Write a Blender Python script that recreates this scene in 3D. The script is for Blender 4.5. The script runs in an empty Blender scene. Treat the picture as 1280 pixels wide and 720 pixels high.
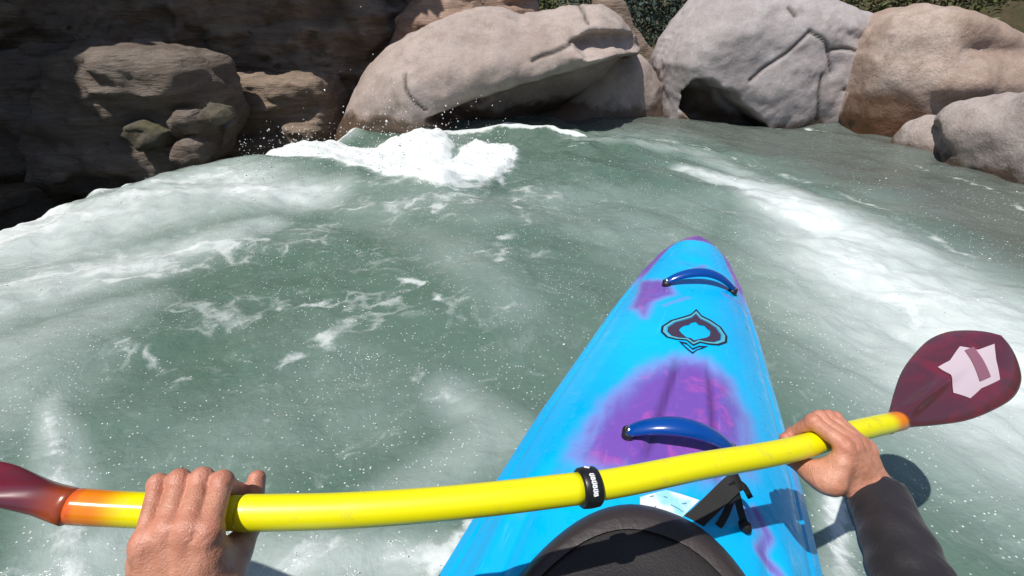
import bpy, math
import numpy as np
from mathutils import Vector, Matrix

rad = math.radians
SC = bpy.context.scene
COL = SC.collection

# ------------------------------------------------------------------ camera, light, exposure
CAMZ = 1.02
FPX = 586.0                                  # focal length in photo pixels (1280 wide)
cam = bpy.data.objects.new('camera', bpy.data.cameras.new('camera'))
COL.objects.link(cam)
cam.location = (0, 0, CAMZ)
cam.rotation_euler = (rad(60), 0, 0)
cam.data.sensor_width = 36
cam.data.lens = 36 * FPX / 1280
cam.data.clip_start = 0.02
cam.data.clip_end = 500
SC.camera = cam

SUN_TO = Vector((-0.31, -0.26, 0.90)).normalized()     # towards the sun
world = bpy.data.worlds.new('World')
SC.world = world
world.use_nodes = True
wn = world.node_tree
sky = wn.nodes.new('ShaderNodeTexSky')
sky.sky_type = 'NISHITA'
sky.sun_disc = False
sky.sun_elevation = math.asin(SUN_TO.z)
sky.sun_rotation = math.atan2(SUN_TO.x, SUN_TO.y)
bg = wn.nodes['Background']
bg.inputs[1].default_value = 0.09
wn.links.new(sky.outputs[0], bg.inputs[0])
sd = bpy.data.lights.new('sun', 'SUN')
sd.energy = 4.2
sd.angle = rad(0.5)
sd.color = (1.0, 0.955, 0.89)
so = bpy.data.objects.new('sun', sd)
COL.objects.link(so)
so.rotation_euler = SUN_TO.to_track_quat('Z', 'Y').to_euler()
so.location = (-4, -6, 12)
SC.view_settings.view_transform = 'Standard'
SC.view_settings.look = 'None'
SC.view_settings.gamma = 1
SC.view_settings.exposure = 0.14
SC.view_settings.use_curve_mapping = False
SC.render.engine = 'CYCLES'
SC.cycles.use_denoising = True

# ------------------------------------------------------------------ measuring aid: where a sight line meets a real plane
CT, ST = math.cos(rad(30)), math.sin(rad(30))
def ray(px, py):
    r = (px - 640) / FPX; d = (py - 360) / FPX
    return np.array([r, CT - d * ST, -(ST + d * CT)])
def on_z(px, py, z=0.0):
    v = ray(px, py); return np.array([0, 0, CAMZ]) + v * ((z - CAMZ) / v[2])
def at_d(px, py, d):
    return np.array([0, 0, CAMZ]) + ray(px, py) * d

# ------------------------------------------------------------------ small maths
_rng = np.random.RandomState(7)
_perm = _rng.permutation(256); _perm = np.concatenate([_perm, _perm, _perm])
_g = _rng.normal(size=(256, 3)); _g /= np.linalg.norm(_g, axis=1)[:, None]
def perlin(x, y, z):
    x, y, z = np.broadcast_arrays(x, y, z)
    xi = np.floor(x).astype(int); yi = np.floor(y).astype(int); zi = np.floor(z).astype(int)
    xf = x - xi; yf = y - yi; zf = z - zi
    u = xf**3*(xf*(xf*6-15)+10); v = yf**3*(yf*(yf*6-15)+10); w = zf**3*(zf*(zf*6-15)+10)
    def gr(dx, dy, dz):
        h = _perm[_perm[_perm[(xi+dx) & 255] + ((yi+dy) & 255)] + ((zi+dz) & 255)]
        g = _g[h]
        return g[..., 0]*(xf-dx) + g[..., 1]*(yf-dy) + g[..., 2]*(zf-dz)
    def lerp(a, b, t): return a + (b-a)*t
    return lerp(lerp(lerp(gr(0,0,0), gr(1,0,0), u), lerp(gr(0,1,0), gr(1,1,0), u), v),
                lerp(lerp(gr(0,0,1), gr(1,0,1), u), lerp(gr(0,1,1), gr(1,1,1), u), v), w) * 1.4
def fbm(x, y, z, octv=4, gain=0.5, ridged=False):
    s = 0; a = 1.0
    for k in range(octv):
        n = perlin(x * 2**k + 13.1*k, y * 2**k + 7.7*k, z * 2**k + 3.3*k)
        if ridged: n = 0.5 - np.abs(n) * 1.6
        s = s + a * n; a *= gain
    return s
def sstep(a, b, x):
    t = np.clip((x - a) / (b - a), 0, 1); return t*t*(3-2*t)
def poly_sd(X, Y, poly):
    """signed distance to a closed polygon, negative inside"""
    P = np.asarray(poly, float); d = np.full(X.shape, 1e9); inside = np.zeros(X.shape, bool)
    for i in range(len(P)):
        a = P[i]; b = P[(i+1) % len(P)]; e = b - a
        wx = X - a[0]; wy = Y - a[1]
        t = np.clip((wx*e[0] + wy*e[1]) / max(e @ e, 1e-12), 0, 1)
        d = np.minimum(d, (wx - e[0]*t)**2 + (wy - e[1]*t)**2)
        c = (a[1] > Y) != (b[1] > Y)
        with np.errstate(divide='ignore', invalid='ignore'):
            xx = a[0] + (Y - a[1]) / (b[1] - a[1] + 1e-30) * e[0]
        inside ^= c & (X < xx)
    return np.where(inside, -1, 1) * np.sqrt(d)
def line_d(X, Y, pts, widths=None):
    """distance to an open polyline (divided by the local width when given)"""
    P = np.asarray(pts, float); best = np.full(X.shape, 1e9)
    for i in range(len(P)-1):
        a = P[i][:2]; b = P[i+1][:2]; e = b - a
        t = np.clip(((X-a[0])*e[0] + (Y-a[1])*e[1]) / max(e @ e, 1e-12), 0, 1)
        d = np.hypot(X - a[0] - e[0]*t, Y - a[1] - e[1]*t)
        if widths is not None: d = d / (widths[i] + (widths[i+1]-widths[i])*t)
        best = np.minimum(best, d)
    return best
def catmull(pts, n=10):
    P = [np.asarray(p, float) for p in pts]; P = [2*P[0]-P[1]] + P + [2*P[-1]-P[-2]]
    out = []
    for i in range(1, len(P)-2):
        for k in range(n):
            t = k / n
            out.append(0.5*((2*P[i]) + (-P[i-1]+P[i+1])*t + (2*P[i-1]-5*P[i]+4*P[i+1]-P[i+2])*t*t + (-P[i-1]+3*P[i]-3*P[i+1]+P[i+2])*t**3))
    out.append(P[-2]); return np.array(out)

# ------------------------------------------------------------------ mesh building
def mesh_obj(name, verts, faces, mat=None, parent=None, smooth=True, attrs=None):
    me = bpy.data.meshes.new(name)
    verts = np.asarray(verts, dtype=np.float32); 
    if isinstance(faces, np.ndarray):
        k = faces.shape[1]
        me.vertices.add(len(verts)); me.vertices.foreach_set('co', verts.ravel())
        me.loops.add(faces.size); me.loops.foreach_set('vertex_index', faces.astype(np.int32).ravel())
        me.polygons.add(len(faces)); me.polygons.foreach_set('loop_start', np.arange(0, faces.size, k, dtype=np.int32))
        me.polygons.foreach_set('loop_total', np.full(len(faces), k, dtype=np.int32))
        me.update(calc_edges=True); me.validate()
    else:
        me.from_pydata([tuple(map(float, v)) for v in verts], [], [tuple(int(i) for i in f) for f in faces]); me.update()
    if smooth: me.polygons.foreach_set('use_smooth', np.ones(len(me.polygons), bool))
    for k, v in (attrs or {}).items():
        at = me.attributes.new(k, 'FLOAT', 'POINT'); at.data.foreach_set('value', np.asarray(v, dtype=np.float32).ravel())
    if mat is not None:
        for m_ in (mat if isinstance(mat, (list, tuple)) else [mat]): me.materials.append(m_)
    o = bpy.data.objects.new(name, me); COL.objects.link(o)
    if parent is not None: o.parent = parent
    return o
def tag(o, label, cat=None, group=None, kind=None):
    if label: o['label'] = label
    if cat: o['category'] = cat
    if group: o['group'] = group
    if kind: o['kind'] = kind
    return o
def empty(name, loc=(0, 0, 0), rz=0.0):
    o = bpy.data.objects.new(name, None); COL.objects.link(o)
    o.location = loc; o.rotation_euler = (0, 0, rz); o.empty_display_size = 0.1
    return o
def surface_nets(f, org, h):
    s = f < 0
    nx, ny, nz = f.shape
    c = np.zeros((nx-1, ny-1, nz-1), np.int8)
    for dx in (0, 1):
        for dy in (0, 1):
            for dz in (0, 1):
                c += s[dx:nx-1+dx, dy:ny-1+dy, dz:nz-1+dz]
    mix = (c > 0) & (c < 8)
    idx = -np.ones(mix.shape, np.int64); I = np.argwhere(mix); idx[mix] = np.arange(len(I))
    acc = np.zeros((len(I), 3)); cnt = np.zeros(len(I))
    corners = [(a, b, d) for a in (0, 1) for b in (0, 1) for d in (0, 1)]
    for p in corners:
        for ax in range(3):
            if p[ax] == 0:
                q = list(p); q[ax] = 1
                fa = f[I[:,0]+p[0], I[:,1]+p[1], I[:,2]+p[2]]; fb = f[I[:,0]+q[0], I[:,1]+q[1], I[:,2]+q[2]]
                m = (fa < 0) != (fb < 0)
                t = np.where(m, fa / np.where(m, fa - fb, 1), 0)
                pos = np.tile(np.array(p, float), (len(I), 1)); pos[:, ax] += t
                acc += np.where(m[:, None], pos, 0); cnt += m
    V = (I + acc / cnt[:, None]) * h + np.asarray(org)
    F = []
    for ax in range(3):
        a, b = (ax+1) % 3, (ax+2) % 3
        sl0 = [slice(None)]*3; sl1 = [slice(None)]*3
        sl0[ax] = slice(0, -1); sl1[ax] = slice(1, None)
        s0 = s[tuple(sl0)]; s1 = s[tuple(sl1)]
        E = np.argwhere(s0 != s1)
        ok = (E[:, a] > 0) & (E[:, b] > 0) & (E[:, a] < f.shape[a]-1) & (E[:, b] < f.shape[b]-1)
        E = E[ok]; sg = s0[tuple(E.T)]
        q = []
        for (da, db) in ((0, 0), (-1, 0), (-1, -1), (0, -1)):
            J = E.copy(); J[:, a] += da; J[:, b] += db
            q.append(idx[tuple(J.T)])
        q = np.stack(q, 1); q[~sg] = q[~sg][:, ::-1]; F.append(q)
    F = np.concatenate(F)
    F = F[(F >= 0).all(1)]
    return V, F
def smooth_verts(V, F, it=1, lam=0.5):
    for _ in range(it):
        acc = np.zeros_like(V); cnt = np.zeros(len(V))
        for k in range(4):
            a = F[:, k]; b = F[:, (k+1) % 4]
            np.add.at(acc, a, V[b]); np.add.at(cnt, a, 1); np.add.at(acc, b, V[a]); np.add.at(cnt, b, 1)
        V = V + lam * (acc / np.maximum(cnt, 1)[:, None] - V)
    return V
def vnormals(V, F):
    n = np.cross(V[F[:, 2]] - V[F[:, 0]], V[F[:, 3]] - V[F[:, 1]]); N = np.zeros_like(V)
    for k in range(4): np.add.at(N, F[:, k], n)
    return N / np.maximum(np.linalg.norm(N, axis=1), 1e-12)[:, None]
def grid_mesh(P):
    """P (n,m,3) -> verts, faces"""
    n, m = P.shape[:2]; i = np.arange(n-1)[:, None]*m + np.arange(m-1)[None]
    F = np.stack([i, i+m, i+m+1, i+1], -1).reshape(-1, 4)
    return P.reshape(-1, 3), F
def frames(path):
    P = np.asarray(path, float); T = np.gradient(P, axis=0); T /= np.linalg.norm(T, axis=1)[:, None]
    n = np.cross(T[0], [0, 0, 1.0]); 
    if np.linalg.norm(n) < 1e-3: n = np.cross(T[0], [0, 1.0, 0])
    n /= np.linalg.norm(n); Ns = []
    for t in T:
        n = n - t*(n @ t); n /= np.linalg.norm(n); Ns.append(n)
    Ns = np.array(Ns); return P, T, Ns, np.cross(T, Ns)
def tube(path, r, seg=24, cap=True, flat=1.0):
    P, T, N, B = frames(path); r = np.broadcast_to(np.asarray(r, float), (len(P),))
    th = np.linspace(0, 2*np.pi, seg, endpoint=False)
    V = (P[:, None] + r[:, None, None]*(np.cos(th)[None, :, None]*N[:, None] + flat*np.sin(th)[None, :, None]*B[:, None]))
    n = len(P); V = V.reshape(-1, 3); F = []
    for i in range(n-1):
        for k in range(seg):
            F.append((i*seg+k, i*seg+(k+1) % seg, (i+1)*seg+(k+1) % seg, (i+1)*seg+k))
    if cap:
        F.append(tuple(range(seg))[::-1]); F.append(tuple(range((n-1)*seg, n*seg)))
    return V, F
class MB:
    def __init__(s): s.V = []; s.F = []
    def add(s, VF):
        o = len(s.V); s.V += [tuple(v) for v in VF[0]]; s.F += [tuple(int(i)+o for i in f) for f in VF[1]]; return s
    def build(s, name, mat, parent=None, smooth=True): return mesh_obj(name, s.V, s.F, mat, parent, smooth)

# ------------------------------------------------------------------ materials
class NT:
    def __init__(s, name):
        s.m = bpy.data.materials.new(name); s.m.use_nodes = True; s.t = s.m.node_tree; s.b = s.t.nodes['Principled BSDF']
    def n(s, typ, **kw):
        x = s.t.nodes.new(typ)
        for k, v in kw.items():
            if k == 'I':
                for a, b in v.items(): s.set(x, a, b)
            else: setattr(x, k, v)
        return x
    def set(s, node, key, val):
        i = node.inputs[key]
        if hasattr(val, 'is_linked') or isinstance(val, bpy.types.NodeSocket): s.t.links.new(val, i)
        else: i.default_value = val
    def P(s, **kw):
        for k, v in kw.items(): s.set(s.b, k.replace('_', ' '), v)
    def pos(s): return s.n('ShaderNodeNewGeometry').outputs['Position']
    def obj(s): return s.n('ShaderNodeTexCoord').outputs['Object']
    def attr(s, name): return s.n('ShaderNodeAttribute', attribute_name=name).outputs['Fac']
    def noise(s, vec, scale, detail=4, rough=0.55, dist=0.0, out='Fac'):
        return s.n('ShaderNodeTexNoise', I={'Vector': vec, 'Scale': scale, 'Detail': detail, 'Roughness': rough, 'Distortion': dist}).outputs[out]
    def ramp(s, fac, a, b):
        return s.n('ShaderNodeMapRange', interpolation_type='SMOOTHSTEP', I={'Value': fac, 'From Min': a, 'From Max': b}).outputs[0]
    def math(s, op, a, b=0.0, c=0.0, clamp=False):
        x = s.n('ShaderNodeMath', operation=op, use_clamp=clamp); s.set(x, 0, a); s.set(x, 1, b); s.set(x, 2, c); return x.outputs[0]
    def mix(s, fac, a, b, mode='MIX'):
        x = s.n('ShaderNodeMix', data_type='RGBA', blend_type=mode)
        s.set(x, 0, fac)
        for k, v in ((6, a), (7, b)):
            s.set(x, k, v if not isinstance(v, tuple) else (*v, 1.0)[:4])
        return x.outputs[2]
    def scale(s, vec, sc):
        return s.n('ShaderNodeVectorMath', operation='MULTIPLY', I={0: vec, 1: sc}).outputs[0]
    def bump(s, h, strength=0.3, dist=0.01, normal=None):
        x = s.n('ShaderNodeBump', I={'Height': h, 'Strength': strength, 'Distance': dist})
        if normal is not None: s.set(x, 'Normal', normal)
        s.set(s.b, 'Normal', x.outputs[0]); return x.outputs[0]
def simple(name, col, rough=0.5, **kw):
    t = NT(name); t.P(Base_Color=(*col, 1), Roughness=rough, **kw); return t.m

def rock_mat(name, c1, c2, c3, scale=1.0, wet=0.16, wetcol=(0.075, 0.042, 0.022), strata=False, bump=0.55, wetmax=0.85):
    t = NT(name); p = t.pos()
    if strata: p2 = t.scale(p, (0.6, 0.6, 3.2))
    else: p2 = p
    a = t.ramp(t.noise(p2, 1.6*scale, 5, 0.55, 0.6), 0.38, 0.62)
    b = t.ramp(t.noise(p2, 6.0*scale, 6, 0.65), 0.42, 0.68)
    c = t.mix(a, c1, c2); c = t.mix(t.math('MULTIPLY', b, 0.55), c, c3)
    sp = t.ramp(t.noise(p, 60*scale, 3, 0.7), 0.30, 0.62)
    c = t.mix(t.math('MULTIPLY', sp, 0.34), c, tuple(x*0.55 for x in c1))
    fine = t.ramp(t.noise(p, 170*scale, 2, 0.6), 0.55, 0.75)
    c = t.mix(t.math('MULTIPLY', fine, 0.16), c, tuple(min(1, x*1.6) for x in c2))
    vn = t.math('ABSOLUTE', t.math('SUBTRACT', t.noise(p, 1.9*scale, 5, 0.5, 1.2), 0.5)); vn = t.math('MULTIPLY', t.math('SUBTRACT', 1.0, t.ramp(vn, 0.0, 0.006)), t.ramp(t.noise(p, 1.1, 2), 0.45, 0.6))
    c = t.mix(t.math('MULTIPLY', vn, 0.30), c, tuple(x*0.5 for x in c1))
    li = t.ramp(t.noise(p, 16*scale, 6, 0.7, 0.4), 0.60, 0.68); c = t.mix(t.math('MULTIPLY', li, 0.40), c, tuple(x*0.62 for x in c3))
    cr = t.attr('crack'); c = t.mix(t.math('MULTIPLY', cr, 0.85), c, (0.03, 0.025, 0.02))
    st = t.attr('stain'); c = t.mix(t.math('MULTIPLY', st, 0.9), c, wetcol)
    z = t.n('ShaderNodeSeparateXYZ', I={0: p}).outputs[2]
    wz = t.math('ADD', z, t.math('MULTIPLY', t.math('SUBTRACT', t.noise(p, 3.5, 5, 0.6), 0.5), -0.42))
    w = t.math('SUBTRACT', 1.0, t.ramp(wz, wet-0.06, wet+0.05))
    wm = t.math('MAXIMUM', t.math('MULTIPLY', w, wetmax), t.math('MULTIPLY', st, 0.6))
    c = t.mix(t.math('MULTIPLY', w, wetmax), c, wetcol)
    rough = t.math('SUBTRACT', 0.88, t.math('MULTIPLY', wm, 0.6))
    h = t.math('ADD', t.math('MULTIPLY', t.noise(p2, 9*scale, 8, 0.62), 1.0), t.math('MULTIPLY', t.noise(p, 70*scale, 4, 0.7), 0.22))
    h = t.math('SUBTRACT', h, t.math('MULTIPLY', cr, 0.8))
    t.P(Base_Color=c, Roughness=rough); t.bump(h, bump, 0.05)
    return t.m

M = {}
M['granite'] = rock_mat('granite', (0.37, 0.30, 0.265), (0.46, 0.385, 0.35), (0.27, 0.205, 0.175), bump=0.35)
M['grey_granite'] = rock_mat('grey_granite', (0.40, 0.355, 0.355), (0.48, 0.44, 0.435), (0.31, 0.265, 0.25), bump=0.32, wet=0.07)
M['pink_granite'] = rock_mat('pink_granite', (0.38, 0.275, 0.22), (0.50, 0.41, 0.36), (0.27, 0.19, 0.15), wet=0.2, wetcol=(0.10, 0.045, 0.02))
M['low_granite'] = rock_mat('low_granite', (0.34, 0.29, 0.27), (0.44, 0.38, 0.35), (0.24, 0.185, 0.16), wet=0.10)
M['red_rock'] = rock_mat('red_rock', (0.30, 0.19, 0.14), (0.42, 0.30, 0.23), (0.17, 0.11, 0.08), scale=1.4, strata=True)
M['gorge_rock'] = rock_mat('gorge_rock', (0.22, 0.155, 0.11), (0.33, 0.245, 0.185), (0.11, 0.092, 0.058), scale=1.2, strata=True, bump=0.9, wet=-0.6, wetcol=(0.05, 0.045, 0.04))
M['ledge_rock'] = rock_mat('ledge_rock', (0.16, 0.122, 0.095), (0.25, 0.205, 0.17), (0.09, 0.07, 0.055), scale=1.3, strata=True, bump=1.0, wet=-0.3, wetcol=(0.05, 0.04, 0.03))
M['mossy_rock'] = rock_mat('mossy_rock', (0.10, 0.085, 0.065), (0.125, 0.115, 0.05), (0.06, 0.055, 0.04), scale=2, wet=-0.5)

# water
def water_mat(name='river_water'):
    t = NT(name); p = t.pos()
    foam = t.attr('foam'); milk = t.attr('milk'); calm = t.attr('calm')
    warp = t.noise(p, 2.2, 3, 0.5, 0.0, 'Color')
    wv = t.n('ShaderNodeVectorMath', operation='MULTIPLY_ADD', I={0: warp, 1: (0.5, 0.5, 0.5), 2: p}).outputs[0]
    wvs = t.n('ShaderNodeVectorMath', operation='MULTIPLY_ADD', I={0: warp, 1: (0.5, 0.5, 0.5), 2: t.n('ShaderNodeAttribute', attribute_name='flow').outputs['Vector']}).outputs[0]
    n1 = t.noise(wv, 3.4, 8, 0.64, 0.5)
    n2 = t.noise(wvs, 2.3, 8, 0.66, 0.3)
    # torn foam: cellular veins over noise
    vo = t.n('ShaderNodeTexVoronoi', feature='DISTANCE_TO_EDGE', I={'Vector': t.n('ShaderNodeVectorMath', operation='MULTIPLY_ADD', I={0: t.noise(p, 9, 4, 0.6, 0, 'Color'), 1: (0.16,)*3, 2: wvs}).outputs[0], 'Scale': 5.5}).outputs['Distance']
    vein = t.math('SUBTRACT', 1.0, t.ramp(vo, 0.0, 0.16))
    f = t.math('ADD', t.math('MULTIPLY', n1, 0.5), t.math('MULTIPLY', n2, 0.5))
    f = t.math('ADD', f, t.math('MULTIPLY', vein, 0.07))
    thr = t.math('SUBTRACT', 0.74, t.math('MULTIPLY', foam, 0.52))
    lo = t.math('SUBTRACT', thr, 0.035)
    x = t.n('ShaderNodeMapRange', interpolation_type='SMOOTHSTEP'); t.set(x, 'Value', f); t.set(x, 'From Min', lo); t.set(x, 'From Max', t.math('ADD', thr, 0.10))
    fm = t.math('MULTIPLY', x.outputs[0], t.math('ADD', 0.18, t.math('MULTIPLY', foam, 1.35), clamp=True))
    # fine bubbles
    vb = t.n('ShaderNodeTexVoronoi', feature='F1', I={'Vector': p, 'Scale': 75.0, 'Randomness': 1.0})
    bub = t.math('SUBTRACT', 1.0, t.ramp(vb.outputs['Distance'], 0.12, 0.24))
    keep = t.math('GREATER_THAN', t.math('ADD', t.noise(p, 3.0, 3, 0.6), t.math('MULTIPLY', t.n('ShaderNodeSeparateColor', I={0: vb.outputs['Color']}).outputs[0], 0.40)), 0.745)
    bub = t.math('MULTIPLY', bub, t.math('MULTIPLY', keep, calm))
    green = t.mix(t.ramp(t.noise(p, 0.9, 3), 0.35, 0.65), (0.034, 0.092, 0.060), (0.068, 0.132, 0.100))
    mot = t.ramp(t.noise(wv, 13, 8, 0.72, 0.8), 0.50, 0.72); mot2 = t.ramp(t.noise(wv, 2.6, 5, 0.6), 0.36, 0.62)
    green = t.mix(t.math('MULTIPLY', t.math('MULTIPLY', mot, mot2), 0.55), green, (0.24, 0.31, 0.28))
    green = t.mix(t.attr('painted_reflection'), green, (0.085, 0.103, 0.088))  # grey reflection of the right rocks, mixed into the base colour
    milkf = t.math('MULTIPLY', milk, t.math('ADD', 0.72, t.math('MULTIPLY', t.ramp(n2, 0.3, 0.7), 0.4)))
    c = t.mix(milkf, green, (0.62, 0.68, 0.67))
    c = t.mix(t.math('MULTIPLY', fm, 0.88), c, (0.70, 0.74, 0.735))
    c = t.mix(t.math('MULTIPLY', bub, 0.75), c, (0.75, 0.79, 0.78))
    rough = t.math('ADD', 0.07, t.math('MULTIPLY', t.math('MAXIMUM', fm, t.math('MULTIPLY', milk, 0.5)), 0.5))
    flow = t.n('ShaderNodeAttribute', attribute_name='flow').outputs['Vector']
    hh = t.math('ADD', t.math('MULTIPLY', t.noise(t.scale(flow, (1.5, 0.8, 1.0)), 5.5, 5, 0.55, 0.25), 0.8), t.math('MULTIPLY', t.noise(p, 13, 5, 0.62, 0.3), 0.6))
    hh = t.math('ADD', hh, t.math('MULTIPLY', fm, 0.12)); hh = t.math('ADD', hh, t.math('MULTIPLY', bub, 0.10))
    hh = t.math('MULTIPLY', hh, t.math('SUBTRACT', 1.0, t.math('MULTIPLY', milk, 0.5)))
    t.P(Base_Color=c, Roughness=rough, IOR=1.33); t.bump(hh, 0.5, 0.05)
    return t.m
M['water'] = water_mat()
t = NT('dark_pool_water'); p = t.pos(); t.P(Base_Color=(0.012, 0.02, 0.026, 1), Roughness=0.08, IOR=1.33); t.bump(t.noise(p, 4, 5, 0.6, 0.5), 0.5, 0.06); M['pool'] = t.m
t = NT('bank_ground'); p = t.pos()
c = t.mix(t.ramp(t.noise(p, 1.2, 6, 0.65), 0.4, 0.62), (0.06, 0.062, 0.02), (0.10, 0.075, 0.035)); t.P(Base_Color=c, Roughness=0.95); t.bump(t.noise(p, 5, 8, 0.7), 1, 0.15); M['bank'] = t.m

# ------------------------------------------------------------------ terrain under and around the river
CH = [(-9.5, -1.0), (-5.0, 1.3), (-3.05, 2.45), (-2.96, 3.0), (-3.0, 3.6), (-2.55, 4.0), (-2.2, 4.4), (-1.7, 4.9), (-1.5, 9), (-9.5, 9)]
def build_terrain():
    xs = np.concatenate([-np.geomspace(160, 9, 16), np.linspace(-8.5, 8.5, 60), np.geomspace(9, 160, 16)])
    ys = np.concatenate([-np.geomspace(160, 9, 16), np.linspace(-8.5, 16, 80), np.geomspace(17, 200, 18)])
    X, Y = np.meshgrid(xs, ys, indexing='ij')
    side = sstep(4.6, 8.5, X); back = sstep(15.0, 24, Y + 1.2*np.abs(X-3)*0.3) 
    left = sstep(6.4, 9.5, -X)
    z = -2.4 + 3.6*side + 3.4*np.maximum(back, 0) + 4.5*left
    r = np.hypot(X, Y-4); z = z + sstep(22, 110, r)*22*(0.7+0.5*perlin(X*0.03, Y*0.03, 0.3))
    z = z + 0.25*fbm(X*0.4, Y*0.4, 0.0, 4)
    P = np.stack([X, Y, z], -1); V, F = grid_mesh(P)
    tag(mesh_obj('riverbed_ground', V, F[:, ::-1], M['bank']), None, kind='structure')
build_terrain()
P = np.array([[[x, y, -1.35 + 0.02*math.sin(x*3+y*2)] for y in np.linspace(0, 9.5, 40)] for x in np.linspace(-9.5, -0.9, 40)])
V, F = grid_mesh(P); tag(mesh_obj('lower_pool_water', V, F[:, ::-1], M['pool']), None, kind='structure')

# ------------------------------------------------------------------ river surface
def wl(pts): return [on_z(*p)[:2] for p in pts]
LIP = [(160,213), (300,203), (400,209), (470,221), (555,234), (610,226), (636,206)]
KO_ = (0.19, 0.40); KA_ = (math.sin(rad(22.7)), math.cos(rad(22.7)))
def build_water():
    def axis(a, b, c, d, fine, coarse):
        return np.concatenate([np.arange(a, b, coarse), np.arange(b, c, fine), np.arange(c, d, coarse)])
    xs = axis(-9.5, -3.6, 4.2, 7.0, 0.022, 0.12); ys = axis(-4.0, 0.2, 6.2, 17, 0.022, 0.12)
    X, Y = np.meshgrid(xs, ys, indexing='ij')
    # flow coordinates: along / across the current, which sweeps from the right rear to the left lip
    fx = X*0.80 + Y*0.60; fy = -X*0.60 + Y*0.80
    fr = np.stack([X, Y], -1)
    u = X*0.86 - Y*0.50; v = X*0.50 + Y*0.86
    flowx = np.where(X > 0.8, (X*0.45 - Y*0.9)*0.45, u*0.5); 
    w8 = sstep(-0.6, 1.6, X)
    flowx = (1-w8)*(X*0.75 + Y*0.28)*0.62 + w8*(X*0.62 - Y*0.78)*0.5
    flowy = (1-w8)*(-X*0.28 + Y*0.75)*1.25 + w8*(X*0.78 + Y*0.62)*1.35
    # heights
    z = 0.045*fbm(flowx*1.5, flowy*1.1, 0.5, 4) + 0.020*fbm(X*3, Y*3, 1.7, 4) 
    z += 0.018*np.sin(6.0*(0.5*X+0.86*Y) + 2.5*perlin(X*0.9, Y*0.9, 4.0)) * sstep(0.8, 3.0, Y)
    foam = np.zeros_like(X); milk = np.zeros_like(X) + 0.10; calm = np.ones_like(X)
    def stroke(arr, pts, ws, amp, soft=1.0):
        P = wl(pts); d = line_d(X, Y, P, ws)
        np.maximum(arr, amp*np.exp(-(d**2)*soft), out=arr)
    big = fbm(X*0.55+3, Y*0.8, 1.0, 3); foam += np.clip(0.15 + 0.16*big + 0.10*(1-sstep(-0.5, 0.8, X)), 0, 0.42)*(1-sstep(3.2, 4.2, Y)); milk += 0.14*sstep(-0.1, 0.6, fbm(X*0.8+9, Y*0.9, 2.0, 3))
    # hazy white sheet sliding to the left lip
    stroke(milk, [(-60,300), (120,262), (250,238), (380,240)], [0.75,0.75,0.60,0.32], 0.92)
    stroke(foam, [(-60,300), (120,255), (250,232), (360,240)], [0.6,0.65,0.5,0.25], 0.44)
    stroke(milk, [(-80,400), (60,350), (200,310), (330,275)], [0.45,0.42,0.30,0.15], 0.66)
    stroke(foam, [(-40,360), (130,330), (250,300), (350,270), (470,255)], [0.16,0.13,0.09,0.05,0.03], 0.40)
    stroke(milk, [(-60,500), (40,430), (150,380)], [0.40,0.34,0.2], 0.50)
    # right band
    stroke(milk, [(860,210), (960,240), (1040,290), (1110,345), (1190,400), (1330,490)], [0.12,0.24,0.42,0.56,0.60,0.60], 0.98); stroke(milk, [(740,175), (870,190), (960,225)], [0.12,0.16,0.2], 0.42)
    stroke(foam, [(930,240), (1010,275), (1090,330), (1170,385), (1330,480)], [0.08,0.16,0.34,0.46,0.50], 0.43)
    stroke(milk, [(1080,350), (1150,400), (1300,520)], [0.15,0.17,0.18], 0.70)
    stroke(foam, [(740,168), (880,184), (1010,222), (1110,262), (1290,360)], [0.07,0.07,0.06,0.05,0.05], 0.36)
    stroke(foam, [(660,190), (740,182), (830,176), (900,190)], [0.03,0.04,0.04,0.03], 0.35)
    # loose streaks on the green water
    for pts, w, a in (([(560,190),(640,230),(655,275),(600,310)], .09, .42), ([(640,270),(620,330),(650,400)], .06, .36),
                      ([(500,345),(540,352),(545,370)], .035, .50), ([(590,382),(640,380)], .04, .46), ([(730,245),(790,243)], .06, .46),
                      ([(350,378),(400,372),(430,355)], .05, .42), ([(400,410),(440,470),(480,460)], .06, .40), ([(260,540),(300,480),(380,430)], .06, .36),
                      ([(130,345),(215,335),(300,300)], .05, .42), ([(330,520),(400,510),(450,590)], .05, .36), ([(870,268),(960,262)], .07, .40),
                      ([(600,560),(520,610),(450,640)], .06, .33), ([(700,560),(620,540),(560,480)], .05, .30), ([(230,470),(170,430),(120,420)], .06, .38)):
        stroke(foam, pts, [w]*len(pts), a)
    # churned froth beside the boat and lower left
    stroke(foam, [(60,520), (75,600), (90,720), (60,820)], [0.035,0.05,0.07,0.09], 0.50); stroke(milk, [(60,500), (75,600), (80,760)], [0.05,0.08,0.10], 0.5)
    stroke(foam, [(150,650), (330,665), (560,700)], [0.05,0.06,0.05], 0.42); stroke(milk, [(120,680), (330,700), (560,700)], [0.09,0.10,0.07], 0.62)
    stroke(milk, [(560,480), (620,540), (500,620)], [0.12,0.14,0.12], 0.42)
    stroke(milk, [(440,250), (560,300), (640,380)], [0.3,0.3,0.2], 0.24)
    stroke(foam, [(1048,600), (1052,660), (1058,760)], [0.03,0.035,0.04], 0.56); stroke(milk, [(1050,600), (1055,760)], [0.05,0.06], 0.5)
    stroke(foam, [(540,720), (600,640)], [0.03,0.025], 0.5)
    # standing wave: smooth green hump, white hole behind it
    L = np.array(wl(LIP)); dl = line_d(X, Y, L)
    yl = np.interp(X, L[:, 0], L[:, 1]); beyond = Y - yl
    inx = sstep(-3.2, -2.6, X)*(1-sstep(-0.15, 0.12, X))
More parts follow.
